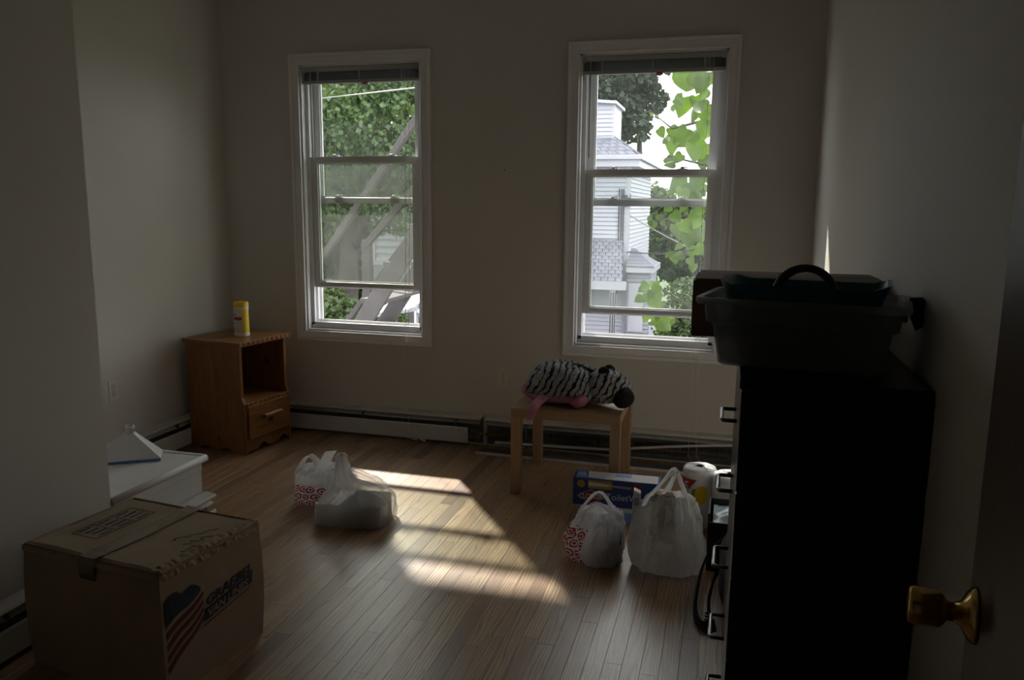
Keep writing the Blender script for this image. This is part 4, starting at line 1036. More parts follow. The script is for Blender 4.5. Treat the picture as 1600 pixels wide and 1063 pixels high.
# near-left wall with a slot for the hand
zs = .225
prof = [(3.14, .002), (3.42, .002), (3.42, .262), (3.14, zs)]
hole = [(3.23+.045*math.cos(t), .205+.016*math.sin(t)) for t in [2*PI*k/16 for k in range(16)]]
bm = MB()
for k in range(16):   # ring between outer quad and slot, as radial quads
    t0, t1 = 2*PI*k/16, 2*PI*(k+1)/16
    def outer(t):
        c, s = math.cos(t), math.sin(t); cy_, cz_ = 3.23, .205
        ks = []
        if c > 1e-6: ks.append((3.42-cy_)/c)
        if c < -1e-6: ks.append((3.14-cy_)/c)
        if s > 1e-6: ks.append((.245-cz_)/s)
        if s < -1e-6: ks.append((.002-cz_)/s)
        q = min(ks); return (cy_+c*q, cz_+s*q)
    a, b_, c, d = hole[k], hole[(k+1) % 16], outer(t1), outer(t0)
    bm.hexa([(-.033, *a), (-.033, *b_), (-.033, *c), (-.033, *d)], [(-.027, *a), (-.027, *b_), (-.027, *c), (-.027, *d)])
bm.build('handle_wall', 'tote', to, world=True)
MB().box(-.03, 3.14, .001, .33, 3.42, .008).build('bottom', 'tote', to, world=True)
bl = thing('blue_plastic_sheet', 'crumpled pale blue plastic on top of the black tote', 'plastic sheet', (.14, 3.28, .01))
m = MB(); m.grid(lambda u, v: Vector((-.015+.31*u, 3.155+.25*v, .185+.05*math.sin(PI*u)*math.sin(PI*v)+.02*noise.noise(Vector((u*5, v*5, 1)))+.01*noise.noise(Vector((u*12, v*12, 4))))), 24, 18)
m.build('sheet', mat('pale_blue_film', (.45, .58, .64), .3), bl, world=True, smooth=True)
m = MB(); m.hexa([(0, 3.17, .012), (.28, 3.17, .012), (.28, 3.39, .012), (0, 3.39, .012)], [(.0, 3.17, .165), (.28, 3.17, .165), (.28, 3.39, .165), (0, 3.39, .165)]); m.build('wrapped_bundle', 'black_fabric', bl, world=True, bevel=.02)

bp = thing('black_backpack', 'black backpack with a looping strap on the floor beside the dresser', 'backpack', (.17, 2.86, 0))
def bpf(d): return Vector((sup(d.x, .6)*.17, sup(d.y, .6)*.21, sup(d.z, .7)*.15))
blob(bpf, (.015, -.015, .152), 'bag_body', 'black_fabric', bp, 40, 28, .014, 9, 9)
def strap(path, w, name):
    P = [Vector(p) for p in path]; S = []
    for i in range(len(P)-1):
        p0, p1, p2, p3 = P[max(i-1, 0)], P[i], P[i+1], P[min(i+2, len(P)-1)]
        for k in range(6):
            t = k/6; S.append(.5*((2*p1)+(p2-p0)*t+(2*p0-5*p1+4*p2-p3)*t*t+(3*p1-p0-3*p2+p3)*t**3))
    S.append(P[-1]); rings = []
    for i, p in enumerate(S):
        d = (S[min(i+1, len(S)-1)]-S[max(i-1, 0)]).normalized(); s = d.cross(Vector((1, .3, 0))).normalized(); u = d.cross(s).normalized()
        rings.append([p+s*a*w/2+u*b*.004 for a, b in ((-1, -1), (1, -1), (1, 1), (-1, 1))])
    MB().loft(rings).build(name, 'black_fabric', bp, world=True)
strap([(.02, 2.98, .20), (-.03, 2.90, .16), (-.055, 2.80, .09), (-.056, 2.72, .03), (-.03, 2.66, .012), (.015, 2.65, .03)], .042, 'shoulder_strap')
strap([(.02, 2.92, .12), (.0, 2.84, .10), (-.012, 2.77, .05), (-.004, 2.70, .02)], .03, 'webbing')
for k in range(3): MB().beam((-.022, 2.72-.012*k, .035-.006*k), (.0, 2.715-.012*k, .03-.006*k), .004, .005).build('webbing_end', 'black_fabric', bp, world=True)
MB().tube([(.018, 2.945, .19), (.012, 2.94, .205), (.016, 2.935, .215), (.022, 2.935, .205)], .003, 6).build('zip_pull', 'metal_dark', bp, world=True)

# ------------------------------------------------------------------ outside: ground, houses, stairs, trees
GZ = -3.2
def leaf_mat(name, c1, c2, trans=.45, rough=.5):
    g = G(name); v = g.coord('Object'); oi = g.node('ShaderNodeObjectInfo')
    n = g.noise(v, 1.7, 4); n2 = g.noise(v, 23, 2)
    c = g.ramp(g.math('ADD', g.math('MULTIPLY', n, .6), g.math('MULTIPLY', n2, .4)), [(.35, c1), (.65, c2)])
    g.l.new(c, g.b.inputs['Base Color']); g.b.inputs['Roughness'].default_value = rough
    tl = g.node('ShaderNodeBsdfTranslucent'); g.l.new(g.mixc(1.0, c, (1.25, 1.25, .55), 'MULTIPLY'), tl.inputs[0])
    mx = g.node('ShaderNodeMixShader'); mx.inputs[0].default_value = trans
    g.l.new(g.b.outputs[0], mx.inputs[1]); g.l.new(tl.outputs[0], mx.inputs[2]); g.l.new(mx.outputs[0], g.out.inputs['Surface'])
    return g.m
M['leaf_maple'] = leaf_mat('maple_foliage', (.045, .085, .035), (.14, .215, .075))
M['leaf_dark'] = leaf_mat('dark_foliage', (.014, .026, .014), (.040, .064, .032), .3)
M['leaf_mid'] = leaf_mat('hedge_foliage', (.030, .055, .022), (.095, .135, .055))
M['leaf_bright'] = leaf_mat('big_leaf_green', (.034, .075, .008), (.075, .130, .014), .5, .4)
M['bark'] = mat('bark', (.05, .042, .035), .95, var=.3, scale=9, bump=.6, bscale=25)
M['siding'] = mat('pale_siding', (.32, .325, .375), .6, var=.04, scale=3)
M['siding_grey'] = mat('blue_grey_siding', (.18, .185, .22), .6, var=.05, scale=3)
M['house_trim'] = mat('house_trim', (.31, .31, .35), .5)
M['shingle'] = mat('grey_shingle', (.15, .155, .185), .9, var=.22, scale=5, bump=.3, bscale=60)
M['house_glass'] = mat('house_window_glass', (.05, .06, .065), .1)
M['stair_wood'] = mat('weathered_stair_wood', (.048, .043, .043), .85, var=.18, scale=5, bump=.4, bscale=30, stretch=(1, 1, 1))
M['ground'] = mat('lawn', (.05, .075, .03), .95, var=.4, scale=.8, bump=.5, bscale=14)
M['pvc'] = mat('meter_grey', (.16, .16, .17), .6)

tag(MB().box(-70, BW+.3, GZ-.2, 60, 90, GZ).build('ground', 'ground'), 'green yard far below the windows', 'ground', kind='structure')

def foliage(root, blobs, n, size, seed, material='leaf_maple', name='foliage', inner=.55):
    """thousands of folded leaves spread through ellipsoid clumps, given in world space"""
    r = np.random.default_rng(seed); B = np.array([[*c, *rad] for c, rad in blobs], float)
    w = (B[:, 3]*B[:, 4]+B[:, 4]*B[:, 5]+B[:, 3]*B[:, 5]); idx = r.choice(len(B), n, p=w/w.sum())
    d = r.normal(0, 1, (n, 3)); d /= np.linalg.norm(d, axis=1)[:, None]
    rr = inner+(1.04-inner)*np.sqrt(r.random((n, 1)))
    bump = 1+.16*np.sin(d[:, :1]*5+idx[:, None])*np.sin(d[:, 1:2]*6+idx[:, None]*2)*np.cos(d[:, 2:]*5)
    p = B[idx, :3]+d*rr*bump*B[idx, 3:]
    ax = d*np.array([.7, .7, .2])+r.normal(0, .55, (n, 3)); ax[:, 2] -= .45; ax /= np.linalg.norm(ax, axis=1)[:, None]
    sd = np.cross(ax, r.normal(0, 1, (n, 3))); sd /= np.linalg.norm(sd, axis=1)[:, None]; nr = np.cross(ax, sd)
    L = size*r.uniform(.6, 1.25, (n, 1)); W = L*.42
    q = [p, p+ax*L*.5+sd*W+nr*L*.10, p+ax*L, p+ax*L*.5-sd*W+nr*L*.10]
    V = np.stack(q, 1).reshape(-1, 3)-np.array(root.location)
    i = np.arange(n)[:, None]*4; F = np.concatenate([i+np.array([[0, 1, 2]]), i+np.array([[0, 2, 3]])], 0)
    me = bpy.data.meshes.new(name); me.vertices.add(len(V)); me.vertices.foreach_set('co', V.ravel())
    me.loops.add(F.size); me.loops.foreach_set('vertex_index', F.ravel().astype(np.int32))
    me.polygons.add(len(F)); me.polygons.foreach_set('loop_start', np.arange(0, F.size, 3, dtype=np.int32)); me.polygons.foreach_set('loop_total', np.full(len(F), 3, np.int32))
    me.update(calc_edges=True); me.validate(); me.materials.append(M[material])
    return link(name, me, root, 'stuff')

def tree(name, label, base, blobs, n, size, seed, material, cat='tree', trunk=None, inner=.55, group=None):
    root = thing(name, label, cat, base, group=group)
    if trunk:
        for path, rad in trunk: MB().tube(path, rad, 10).build('trunk', 'bark', root, world=True, smooth=True)
    foliage(root, blobs, n, size, seed, material, inner=inner)
    return root
rb = random.Random(21)
def clump(c, R, n, r0, r1):
    out = []
    for k in range(n):
        d = Vector((rb.gauss(0, 1), rb.gauss(0, 1), rb.gauss(0, 1))).normalized()*rb.random()**.33
        s = rb.uniform(r0, r1); out.append(((c[0]+d.x*R[0], c[1]+d.y*R[1], c[2]+d.z*R[2]), (s*1.15, s*1.1, s*.8)))
    return out
tree('maple_tree', 'big light green maple filling the left window view', (-7.9, 15.4, GZ), clump((-7.7, 15.4, 2.9), (2.3, 1.5, 2.2), 34, .55, 1.0), 48000, .115, 1, 'leaf_maple',
     trunk=[([(-7.9, 15.4, GZ), (-7.85, 15.4, -1), (-7.7, 15.3, 1), (-7.6, 15.2, 3)], [.28, .24, .18, .08]), ([(-7.85, 15.4, -.5), (-8.4, 15.6, 1.2), (-8.7, 15.7, 2.6)], [.14, .10, .05]), ([(-7.8, 15.4, .3), (-7.0, 15.0, 1.6), (-6.6, 14.9, 2.4)], [.12, .08, .04])])
tree('garden_shrub', 'dim green shrubs low in the left window behind the stairs', (-7.0, 13.2, GZ), clump((-7.3, 13.4, -.9), (1.5, .8, .9), 16, .45, .8), 9000, .14, 2, 'leaf_mid', 'shrub')
tree('dark_tree', 'dark leafy tree behind the pale house in right window', (-3.6, 27, GZ), clump((-3.9, 27, 4.9), (1.35, 1.0, 1.5), 26, .45, .75)+[((-2.7, 27, 6.1), (1.1, .6, .35)), ((-3.3, 27, 5.9), (.7, .6, .5))], 15000, .20, 3, 'leaf_dark',
     trunk=[([(-3.3, 27, GZ), (-3.2, 27, 1), (-3.05, 27, 2.7), (-3.1, 27, 3.6)], [.2, .17, .12, .08])])
tree('far_tree', 'hazy green treetops beyond the garden in right window', (-1.8, 36, GZ), clump((-2.6, 36, .2), (3.4, 1.2, 2.0), 30, .6, 1.1), 15000, .26, 4, 'leaf_mid')
tree('far_tree', 'tall far trees closing the view left of the maple', (-14, 30, GZ), clump((-14.5, 30, 1.2), (5.0, 2, 3.4), 36, 1.0, 1.8), 15000, .38, 5, 'leaf_dark')
tree('garden_bush', 'pale dusty bush below the far trees in right window', (-.75, 17, GZ), clump((-.72, 17, -1.0), (.55, .5, .75), 18, .30, .46), 11000, .085, 6, 'leaf_mid', 'bush')
tree('garden_bush', 'dark bush at the bottom of the right window', (-.75, 14, GZ), clump((-.7, 14, -2.0), (1.2, .7, .8), 14, .4, .7), 8000, .12, 7, 'leaf_dark', 'bush')

tree('far_tree', 'round far trees right of the garden beyond the right window', (4.5, 31, GZ), clump((4.2, 31, .6), (3.6, 1.5, 2.2), 26, .8, 1.4), 9000, .36, 8, 'leaf_mid')

def clapboards(m, x0, x1, y, z0, z1, lap=.105, t=.032):
    z = z0
    while z < z1-.01:
        zt_ = min(z+lap, z1); m.prism([(y, z), (y-t, z), (y-.003, zt_), (y, zt_)], 'x', x0, x1); z += lap
def clap_side(m, x, y0, y1, z0, z1, lap=.105, t=.032, s=1):
    z = z0
    while z < z1-.01:
        zt_ = min(z+lap, z1); m.prism([(x, z), (x+s*t, z), (x+s*.003, zt_), (x, zt_)], 'y', y0, y1); z += lap
def shingle_roof(root, A, B, C, D, rows, cols, name='shingles', seed=0):
    """A,B lower edge, D,C upper edge; overlapping tabs, joined"""
    A, B, C, D = map(Vector, (A, B, C, D)); n = (B-A).cross(D-A).normalized(); n = n if n.z > 0 else -n; m = MB(); r = random.Random(seed)
    for j in range(rows):
        v0, v1 = j/rows, (j+1.25)/rows; off = (j % 2)*.5
        for i in range(-1, cols):
            u0, u1 = max((i+off)/cols, 0), min((i+1+off)/cols-.006, 1)
            if u1 <= u0: continue
            P = lambda u, v: (A+(B-A)*u)*(1-min(v, 1))+(D+(C-D)*u)*min(v, 1)
            h = .008+.006*r.random()
            m.add([P(u0, v0)+n*h, P(u1, v0)+n*h, P(u1, v1)+n*.002, P(u0, v1)+n*.002, P(u0, v0)-n*.004, P(u1, v0)-n*.004], [(0, 1, 2, 3), (4, 5, 1, 0)])
    return m.build(name, 'shingle', root, world=True, kind='stuff')

# pale neighbouring house in the right window
hs = thing('neighbour_house', 'pale sided house with hip roof and porch seen in right window', 'house', (-4, 22, GZ))
HX0, HX1, HY = -5.6, -2.47, 20.0
MB().box(HX0+.02, HY+.02, GZ, HX1-.02, HY+5, 2.5).build('wall', 'siding', hs, world=True)
m = MB(); clapboards(m, HX0, HX1-.10, HY+.02, GZ, 2.5); clap_side(m, HX1-.02, HY+.05, HY+5, GZ, 2.5); m.build('siding', 'siding', hs, world=True, kind='stuff')
MB().box(HX1-.12, HY-.006, GZ, HX1, HY+.12, 2.5).build('corner_board', 'house_trim', hs, world=True)
MB().box(HX0-.25, HY-.25, 2.42, HX1+.22, HY+5.2, 2.60).build('frieze', 'house_trim', hs, world=True)
MB().box(HX0-.3, HY-.32, 2.58, HX1+.30, HY+5.3, 2.70).build('gutter', 'house_trim', hs, world=True, bevel=.02)
shingle_roof(hs, (HX0-.3, HY-.30, 2.70), (HX1+.18, HY-.30, 2.70), (-4.3, 22.2, 4.1), (-4.9, 22.2, 4.1), 14, 16, 'roof_shingles')
shingle_roof(hs, (HX1+.18, HY-.30, 2.70), (HX1+.18, HY+5.2, 2.70), (-4.3, 22.8, 4.1), (-4.3, 22.2, 4.1), 14, 22, 'roof_shingles', 2)
MB().add([(HX0-.3, HY-.30, 2.69), (HX1+.18, HY-.30, 2.69), (HX1+.18, HY+5.2, 2.69), (HX0-.3, HY+5.2, 2.69), (-4.9, 22.2, 4.09), (-4.3, 22.2, 4.09), (-4.3, 22.8, 4.09), (-4.9, 22.8, 4.09)], [(3, 2, 1, 0), (4, 5, 6, 7), (0, 1, 5, 4), (1, 2, 6, 5), (2, 3, 7, 6), (3, 0, 4, 7)]).build('roof', 'shingle', hs, world=True)
MB().add([(HX1, 19.61, .0), (-1.79, 19.61, .0), (-1.79, 21.4, .0), (HX1, 21.4, .0), (HX1, 20.5, .41), (-2.36, 20.5, .41)], [(0, 1, 5, 4), (1, 2, 5), (2, 3, 4, 5), (0, 4, 3), (3, 2, 1, 0)]).build('bay_roof', 'shingle', hs, world=True)
dm = MB().box(-4.6, HY+.55, 2.6, -3.02, HY+2.0, 4.02).build('dormer', 'siding', hs, world=True)
m = MB(); clapboards(m, -4.6, -3.02, HY+.55, 2.7, 4.02); m.build('siding', 'siding', dm, world=True, kind='stuff')
MB().box(-3.08, HY+.53, 2.7, -3.0, HY+.62, 4.02).build('corner_board', 'house_trim', dm, world=True)
MB().hexa([(-4.8, HY+.4, 4.12), (-2.94, HY+.4, 3.98), (-2.94, HY+2.1, 3.98), (-4.8, HY+2.1, 4.12)], [(-4.8, HY+.4, 4.20), (-2.94, HY+.4, 4.05), (-2.94, HY+2.1, 4.05), (-4.8, HY+2.1, 4.20)]).build('dormer_roof', 'house_trim', dm, world=True)
shingle_roof(hs, (-5.5, 18.95, -.30), (-2.46, 18.95, -.30), (-2.62, HY, .66), (-5.5, HY, .66), 12, 18, 'porch_shingles', 3)
MB().box(-5.5, 18.92, -.50, -2.38, 19.06, -.30).build('porch_fascia', 'house_trim', hs, world=True)
MB().box(-5.5, 19.0, -.52, -2.5, HY, -.42).build('porch_ceiling', 'house_trim', hs, world=True)
for x in (-2.76, -4.1, -5.4): MB().box(x, 18.98, GZ, x+.14, 19.12, -.45).build('porch_post', 'house_trim', hs, world=True, bevel=.01)
# bay at the side of the house
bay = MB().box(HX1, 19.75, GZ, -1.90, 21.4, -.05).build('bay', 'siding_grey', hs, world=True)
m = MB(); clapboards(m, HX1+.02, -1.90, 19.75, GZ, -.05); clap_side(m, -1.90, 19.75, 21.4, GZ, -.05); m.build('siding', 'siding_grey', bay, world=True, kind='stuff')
MB().box(HX1, 19.62, -.13, -1.80, 21.5, .02).build('bay_fascia', 'house_trim', bay, world=True)
shingle_roof(hs, (HX1, 19.60, .02), (-1.78, 19.60, .02), (-2.36, 20.5, .42), (HX1, 20.5, .42), 6, 7, 'bay_shingles', 4)
wi = MB().box(-2.40, 19.71, -1.6, -2.03, 19.76, -.40).build('window', 'house_trim', bay, world=True)
MB().box(-2.34, 19.695, -1.55, -2.09, 19.715, -.47).build('pane', 'house_glass', wi, world=True)
# service cables and meters on the corner
for k, dx in enumerate((-.27, -.21, -.16)):
    MB().tube([(HX1+dx, HY-.03, 1.9), (HX1+dx+.01, HY-.035, .8), (HX1+dx+.02, HY-.03, -.2), (HX1+dx+.02, HY-1.1, -.6), (HX1+dx+.02, HY-1.1, -2.2)], .014, 6).build('service_cable', 'cable', hs, world=True)
for dz in (0, .22): MB().lathe([(.07, 0), (.07, .07), (.05, .10)], 16, (-2.42, 18.98, -1.62-dz), Matrix.Rotation(PI/2, 4, 'X')).build('meter', 'house_trim', hs, world=True)
for k in range(5): MB().tube([(HX1-.2+.03*k, HY-.04, 1.75), (HX1-.16+.04*k, HY-.09, 1.55-.03*k), (HX1-.1+.03*k, HY-.04, 1.45+.08*k)], .010, 5).build('service_cable', 'cable', hs, world=True)

# blue-grey house behind the stairs in the left window
h2 = thing('grey_house', 'blue grey sided house behind the stairs in left window', 'house', (-7.3, 20, GZ))
MB().box(-8.45, 18.02, GZ, -6.2, 22, 2.55).build('wall', 'siding_grey', h2, world=True)
m = MB(); clapboards(m, -8.40, -6.2, 18.02, .12, 2.5, .17, .04); m.build('siding', 'siding', h2, world=True, kind='stuff')
MB().box(-8.5, 17.98, .0, -6.15, 18.1, .12).build('belt_board', 'house_trim', h2, world=True)
MB().box(-8.48, 17.97, .1, -8.38, 18.1, 2.5).build('corner_board', 'house_trim', h2, world=True)
m = MB(); m.prism([(-8.7, 2.5), (-6.0, 2.5), (-7.35, 3.3)], 'y', 17.8, 22.2); m.build('roof', 'shingle', h2, world=True)
for x in (-7.9, -7.1): 
    w_ = MB().box(x, 17.95, -1.9, x+.55, 18.02, -.5).build('window', 'house_trim', h2, world=True); MB().box(x+.06, 17.935, -1.84, x+.49, 17.955, -.56).build('pane', 'house_glass', w_, world=True)
cp = thing('garden_canopy', 'small corrugated canopy roof on posts below the outside stairs', 'canopy', (-4.0, 9.3, GZ))
m = MB()
for k in range(9):
    x = -4.22+.058*k; m.beam((x, 8.95, .115+.0075*k*1.4), (x+.12, 9.75, .30+.0075*k*1.4), .046, .018)
m.build('corrugated_sheet', 'house_trim', cp, world=True)
MB().beam((-4.25, 8.95, .095), (-3.66, 8.98, .205), .03, .05).build('front_rail', 'pvc', cp, world=True); MB().beam((-4.12, 9.75, .26), (-3.52, 9.75, .36), .03, .05).build('back_rail', 'pvc', cp, world=True)
for x, y, z in ((-4.10, 9.0, .10), (-3.98, 9.0, .12), (-3.6, 9.7, .34), (-4.05, 9.7, .26)): MB().box(x, y, GZ, x+.05, y+.05, z).build('post', 'stair_wood', cp, world=True)
pp = thing('white_porch_post', 'white post and railing at lower right of the left window', 'post', (-4.9, 12, GZ))
MB().box(-4.99, 12, GZ, -4.89, 12.1, .6).build('post', 'house_trim', pp, world=True); MB().box(-4.89, 12.02, -.28, -3.9, 12.08, -.22).build('rail', 'house_trim', pp, world=True); MB().box(-4.89, 12.3, -.9, -3.9, 12.34, .6).build('panel', 'siding_grey', pp, world=True)

# outside wooden stairs climbing past the left window
st = thing('outside_stairs', 'weathered grey wooden stairs rising past the left window', 'stairs', (-3.2, 6.8, GZ))
sl = Vector((1, 0, 1.33)).normalized()
def run(p, a, b): p = Vector(p); return p+sl*a, p+sl*b
def board(p, a, b, w, h, name, slope=None):
    d = sl if slope is None else Vector(slope).normalized(); p = Vector(p)
    MB().beam(p+d*a, p+d*b, w, h, (0, 1, 0)).build(name, 'stair_wood', st, world=True, bevel=.004, seg=1)
# beam(): w is measured across the slope in the x-z plane, h along y
board((-3.03, 6.50, .60), -4.3, 2.4, .155, .045, 'stringer', (1, 0, 1.50))
board((-3.20, 7.35, .47), -4.2, 2.6, .155, .045, 'stringer', (1, 0, 1.50))
board((-3.05, 6.50, 1.615), -3.2, 1.2, .052, .07, 'handrail', (.83, 0, 1.08))
board((-3.20, 7.0, 1.235), -.26, 1.6, .060, .07, 'handrail', (.32, 0, .34))
board((-3.12, 7.35, 1.065), -2.0, 1.9, .048, .06, 'handrail', (.26, 0, .33))
MB().box(-3.39, 6.97, GZ, -3.31, 7.05, 1.12).build('post', 'stair_wood', st, world=True)
for k in range(15):
    a = -3.9+k*.40; p = Vector((-3.12, 6.92, .52))+Vector((1, 0, 1.5)).normalized()*a
    MB().box(p.x-.12, 6.51, p.z-.015, p.x+.12, 7.34, p.z+.015).build('tread', 'stair_wood', st, world=True)
# unseen slab added to block high sun, with beam and posts to carry it
MB().box(-3.6, BW+.03, 2.62, -1.35, 5.30, 2.70).build('added_sun_blocker', 'stair_wood', st, world=True)
MB().box(-1.5, 5.30, 2.58, -1.35, 7.4, 2.70).build('sun_blocker_beam', 'stair_wood', st, world=True)
for y in (5.2, 7.3): MB().box(-1.42, y, GZ, -1.33, y+.09, 2.6).build('post', 'stair_wood', st, world=True)

# wires
def wire(label, pts, r, mt_, name='overhead_wire'):
    t = thing(name, label, 'wire', pts[0]); MB().tube(pts, r, 5).build('strand', mt_, t, world=True)
def sagline(a, b, s, n=12): return [tuple(Vector(a).lerp(Vector(b), k/n)-Vector((0, 0, s*4*(k/n)*(1-k/n)))) for k in range(n+1)]
wire('pale wire crossing the top of the left window view', sagline((-9.2, 15.4, 3.54), (-1.45, 7.35, 2.66), .0), .010, 'cable_white')
wire('pale wire sloping behind the big leaves in right window', sagline((-2.46, 20, 1.25), (1.2, 19, -.15), .18), .014, 'cable_white')
wire('dark wire running to the pale house corner', sagline((-2.5, 19.9, .35), (2.5, 15, 1.0), .15), .012, 'cable')

# ------------------------------------------------------------------ big-leaved tree close to the right window
rt = thing('big_leaf_tree', 'bright green large-leaved tree branches just outside the right window', 'tree', (.75, 6.1, GZ))
MB().tube([(.75, 6.1, GZ), (.72, 6.05, -.5), (.62, 6.0, 1.2), (.55, 5.95, 2.6), (.5, 5.9, 3.6)], [.09, .08, .06, .045, .03], 10).build('trunk', 'bark', rt, world=True, smooth=True)
def heart_leaf(fold, droop, seed):
    out = [(0, 0), (.20, -.10), (.42, -.06), (.52, .16), (.46, .42), (.30, .68), (.12, .90), (0, 1.02)]
    vs = []; n = len(out)
    mid = [(0, y) for y in (0, .12, .3, .5, .7, .86, .95, 1.02)]
    for s in (1, -1):
        for (x, y) in out: vs.append(Vector((s*x, y, fold*abs(x)-droop*y*y+.02*math.sin(9*y+seed)*abs(x))))
    for (x, y) in mid: vs.append(Vector((0, y, -droop*y*y)))
    fs = []
    for k in range(n-1):
        fs.append((k, k+1, 2*n+k+1, 2*n+k)); fs.append((n+k+1, n+k, 2*n+k, 2*n+k+1))
    me = bpy.data.meshes.new('leaf'); me.from_pydata([tuple(v) for v in vs], [], fs)
    bm_ = bmesh.new(); bm_.from_mesh(me); bmesh.ops.remove_doubles(bm_, verts=bm_.verts, dist=1e-4); bm_.to_mesh(me); bm_.free()
    me.polygons.foreach_set('use_smooth', [True]*len(me.polygons)); me.materials.append(M['leaf_bright']); me.update(); return me
LM = [heart_leaf(.25, .10, 0), heart_leaf(.40, .25, 2), heart_leaf(-.15, .15, 4), heart_leaf(.55, .05, 5)]
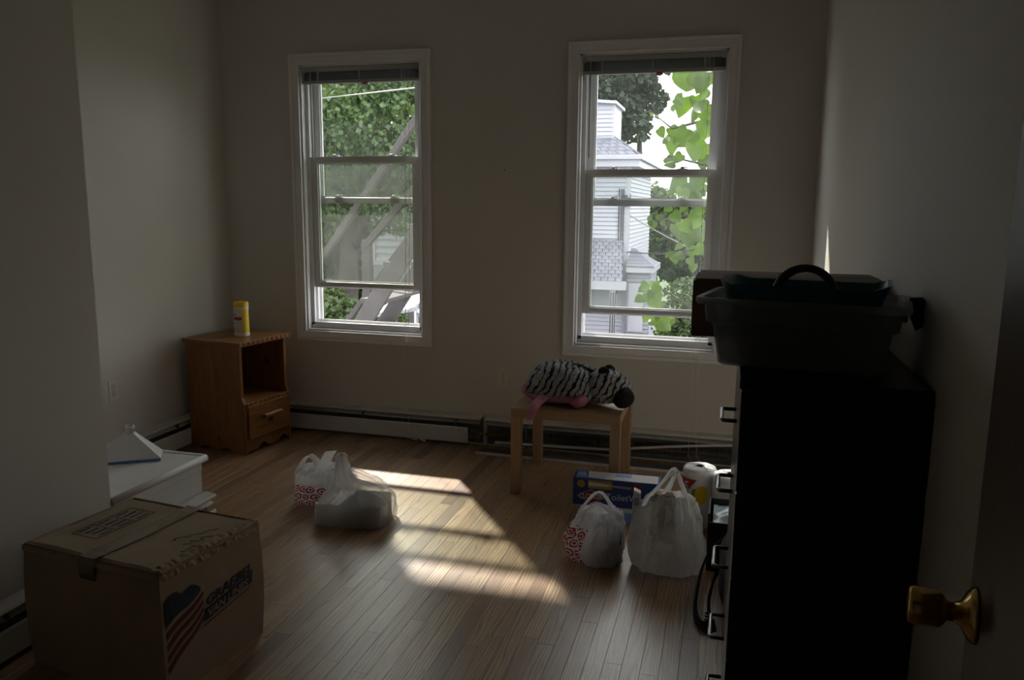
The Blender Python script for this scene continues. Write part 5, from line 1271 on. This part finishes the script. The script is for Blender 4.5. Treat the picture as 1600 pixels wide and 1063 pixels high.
LEAVES = [(-0.38, 5.52, 2.26, 0.11), (-0.29, 5.42, 2.24, 0.108), (-0.32, 5.63, 2.23, 0.072), (-0.23, 5.46, 2.22, 0.099), (-0.19, 5.4, 2.24, 0.078), (-0.41, 5.63, 2.13, 0.061), (-0.46, 5.99, 2.14, 0.054), (-0.38, 5.91, 2.14, 0.118), (-0.3, 5.89, 2.17, 0.075), (-0.25, 5.51, 2.08, 0.09), (-0.29, 5.73, 2.06, 0.073), (-0.22, 5.54, 2.03, 0.08), (-0.2, 5.47, 2.16, 0.069), (-0.18, 5.42, 2.06, 0.069), (-0.38, 5.5, 2.17, 0.03), (-0.57, 6.0, 2.08, 0.033), (-0.6, 5.93, 2.1, 0.022), (-0.55, 5.91, 1.96, 0.064), (-0.47, 5.91, 1.96, 0.075), (-0.47, 5.49, 1.87, 0.05), (-0.22, 5.57, 1.95, 0.1), (-0.34, 5.79, 1.93, 0.094), (-0.42, 5.86, 1.87, 0.106), (-0.36, 5.95, 1.88, 0.086), (-0.27, 5.97, 1.91, 0.108), (-0.28, 5.41, 1.78, 0.107), (-0.2, 5.77, 1.82, 0.104), (-0.22, 5.82, 1.74, 0.084), (-0.46, 5.7, 1.75, 0.072), (-0.4, 5.47, 1.71, 0.059), (-0.36, 5.68, 1.77, 0.061), (-0.17, 5.41, 1.9, 0.078), (-0.4, 6.0, 1.6, 0.13), (-0.32, 5.96, 1.57, 0.096), (-0.25, 5.73, 1.61, 0.093), (-0.34, 5.56, 1.52, 0.09), (-0.21, 5.99, 1.56, 0.097), (-0.27, 5.75, 1.51, 0.083), (-0.24, 5.97, 1.54, 0.054), (-0.19, 5.94, 1.64, 0.075), (-0.5, 5.71, 1.37, 0.046), (-0.53, 5.64, 1.32, 0.046), (-0.58, 5.77, 1.36, 0.042), (-0.55, 5.65, 1.33, 0.041), (-0.46, 5.46, 1.34, 0.03), (-0.4, 5.56, 1.37, 0.07), (-0.39, 5.92, 1.39, 0.048), (-0.31, 5.38, 1.44, 0.044), (-0.4, 5.38, 1.43, 0.044), (-0.39, 5.79, 1.27, 0.094), (-0.33, 5.55, 1.3, 0.08), (-0.29, 5.72, 1.23, 0.113), (-0.23, 5.68, 1.25, 0.112), (-0.23, 5.59, 1.34, 0.09), (-0.2, 6.05, 1.31, 0.076), (-0.32, 5.49, 1.17, 0.049), (-0.4, 5.64, 1.13, 0.036), (-0.41, 5.49, 1.13, 0.035), (-0.4, 5.79, 1.08, 0.063), (-0.32, 5.54, 1.11, 0.06), (-0.28, 5.6, 1.08, 0.05), (-0.29, 5.87, 1.13, 0.063), (-0.18, 5.57, 1.15, 0.07), (-0.25, 5.74, 1.03, 0.052), (-0.38, 5.98, 1.32, 0.054), (-0.17, 5.42, 1.43, 0.058), (-0.2, 5.39, 1.41, 0.058), (-0.54, 5.51, 0.9, 0.06), (-0.53, 5.89, 0.88, 0.059), (-0.58, 5.78, 0.84, 0.063), (-0.48, 5.52, 0.88, 0.06), (-0.55, 5.58, 0.82, 0.066), (-0.5, 5.47, 0.85, 0.055), (-0.59, 5.67, 0.78, 0.062), (-0.45, 5.38, 0.85, 0.054), (-0.55, 5.84, 0.74, 0.074), (-0.48, 5.98, 0.73, 0.054), (-0.6, 6.02, 0.64, 0.088), (-0.54, 5.86, 0.64, 0.069), (-0.51, 6.02, 0.59, 0.082), (-0.43, 5.36, 0.64, 0.078), (-0.42, 5.55, 0.68, 0.061), (-0.42, 6.03, 0.6, 0.066), (-0.49, 5.89, 0.65, 0.054), (-0.37, 5.64, 0.69, 0.041)]
rl_ = random.Random(9)
for k in range(70):  # the rest of the crown, right of the opening
    LEAVES.append((rl_.uniform(-.12, 1.0), rl_.uniform(5.4, 6.7), rl_.uniform(.7, 2.9), rl_.uniform(.06, .11)))
for (x, y, z, s) in LEAVES:
    o = link('leaf', rl_.choice(LM), rt); s *= 1.25
    # hang mostly tip-down, blade turned partly to the window
    e = Matrix.Rotation(rl_.uniform(-.9, .9), 4, 'Y') @ Matrix.Rotation(rl_.uniform(-.7, .7), 4, 'Z') @ Matrix.Rotation(math.radians(-90)+rl_.uniform(-.75, .45), 4, 'X')
    o.matrix_basis = Matrix.Translation(Vector((x, y, z+s*.5))-Vector(rt.location)) @ e @ Matrix.Scale(s, 4)
def branch(pts, r0, r1, name='branch'):
    n = len(pts); MB().tube(pts, [r0+(r1-r0)*k/(n-1) for k in range(n)], 7).build(name, 'bark', rt, world=True, smooth=True)
branch([(.57, 5.97, 2.2), (.2, 5.8, 2.4), (-.15, 5.65, 2.34), (-.38, 5.6, 2.28)], .02, .005)
branch([(.60, 6.0, 1.6), (.2, 5.9, 2.0), (-.2, 5.8, 2.05), (-.45, 5.9, 2.0), (-.6, 5.95, 2.12)], .022, .003)
branch([(.62, 6.0, 1.2), (.2, 5.85, 1.6), (-.2, 5.75, 1.74), (-.46, 5.7, 1.80)], .02, .004)
branch([(.64, 6.0, 1.0), (.2, 5.75, 1.3), (-.2, 5.7, 1.42), (-.4, 5.7, 1.38), (-.56, 5.68, 1.36)], .02, .003)
branch([(.66, 6.02, .6), (.2, 5.8, .95), (-.25, 5.7, 1.16), (-.41, 5.6, 1.14)], .018, .003)
branch([(.68, 6.03, .1), (.1, 5.85, .5), (-.3, 5.75, .78), (-.52, 5.7, .92)], .016, .003)
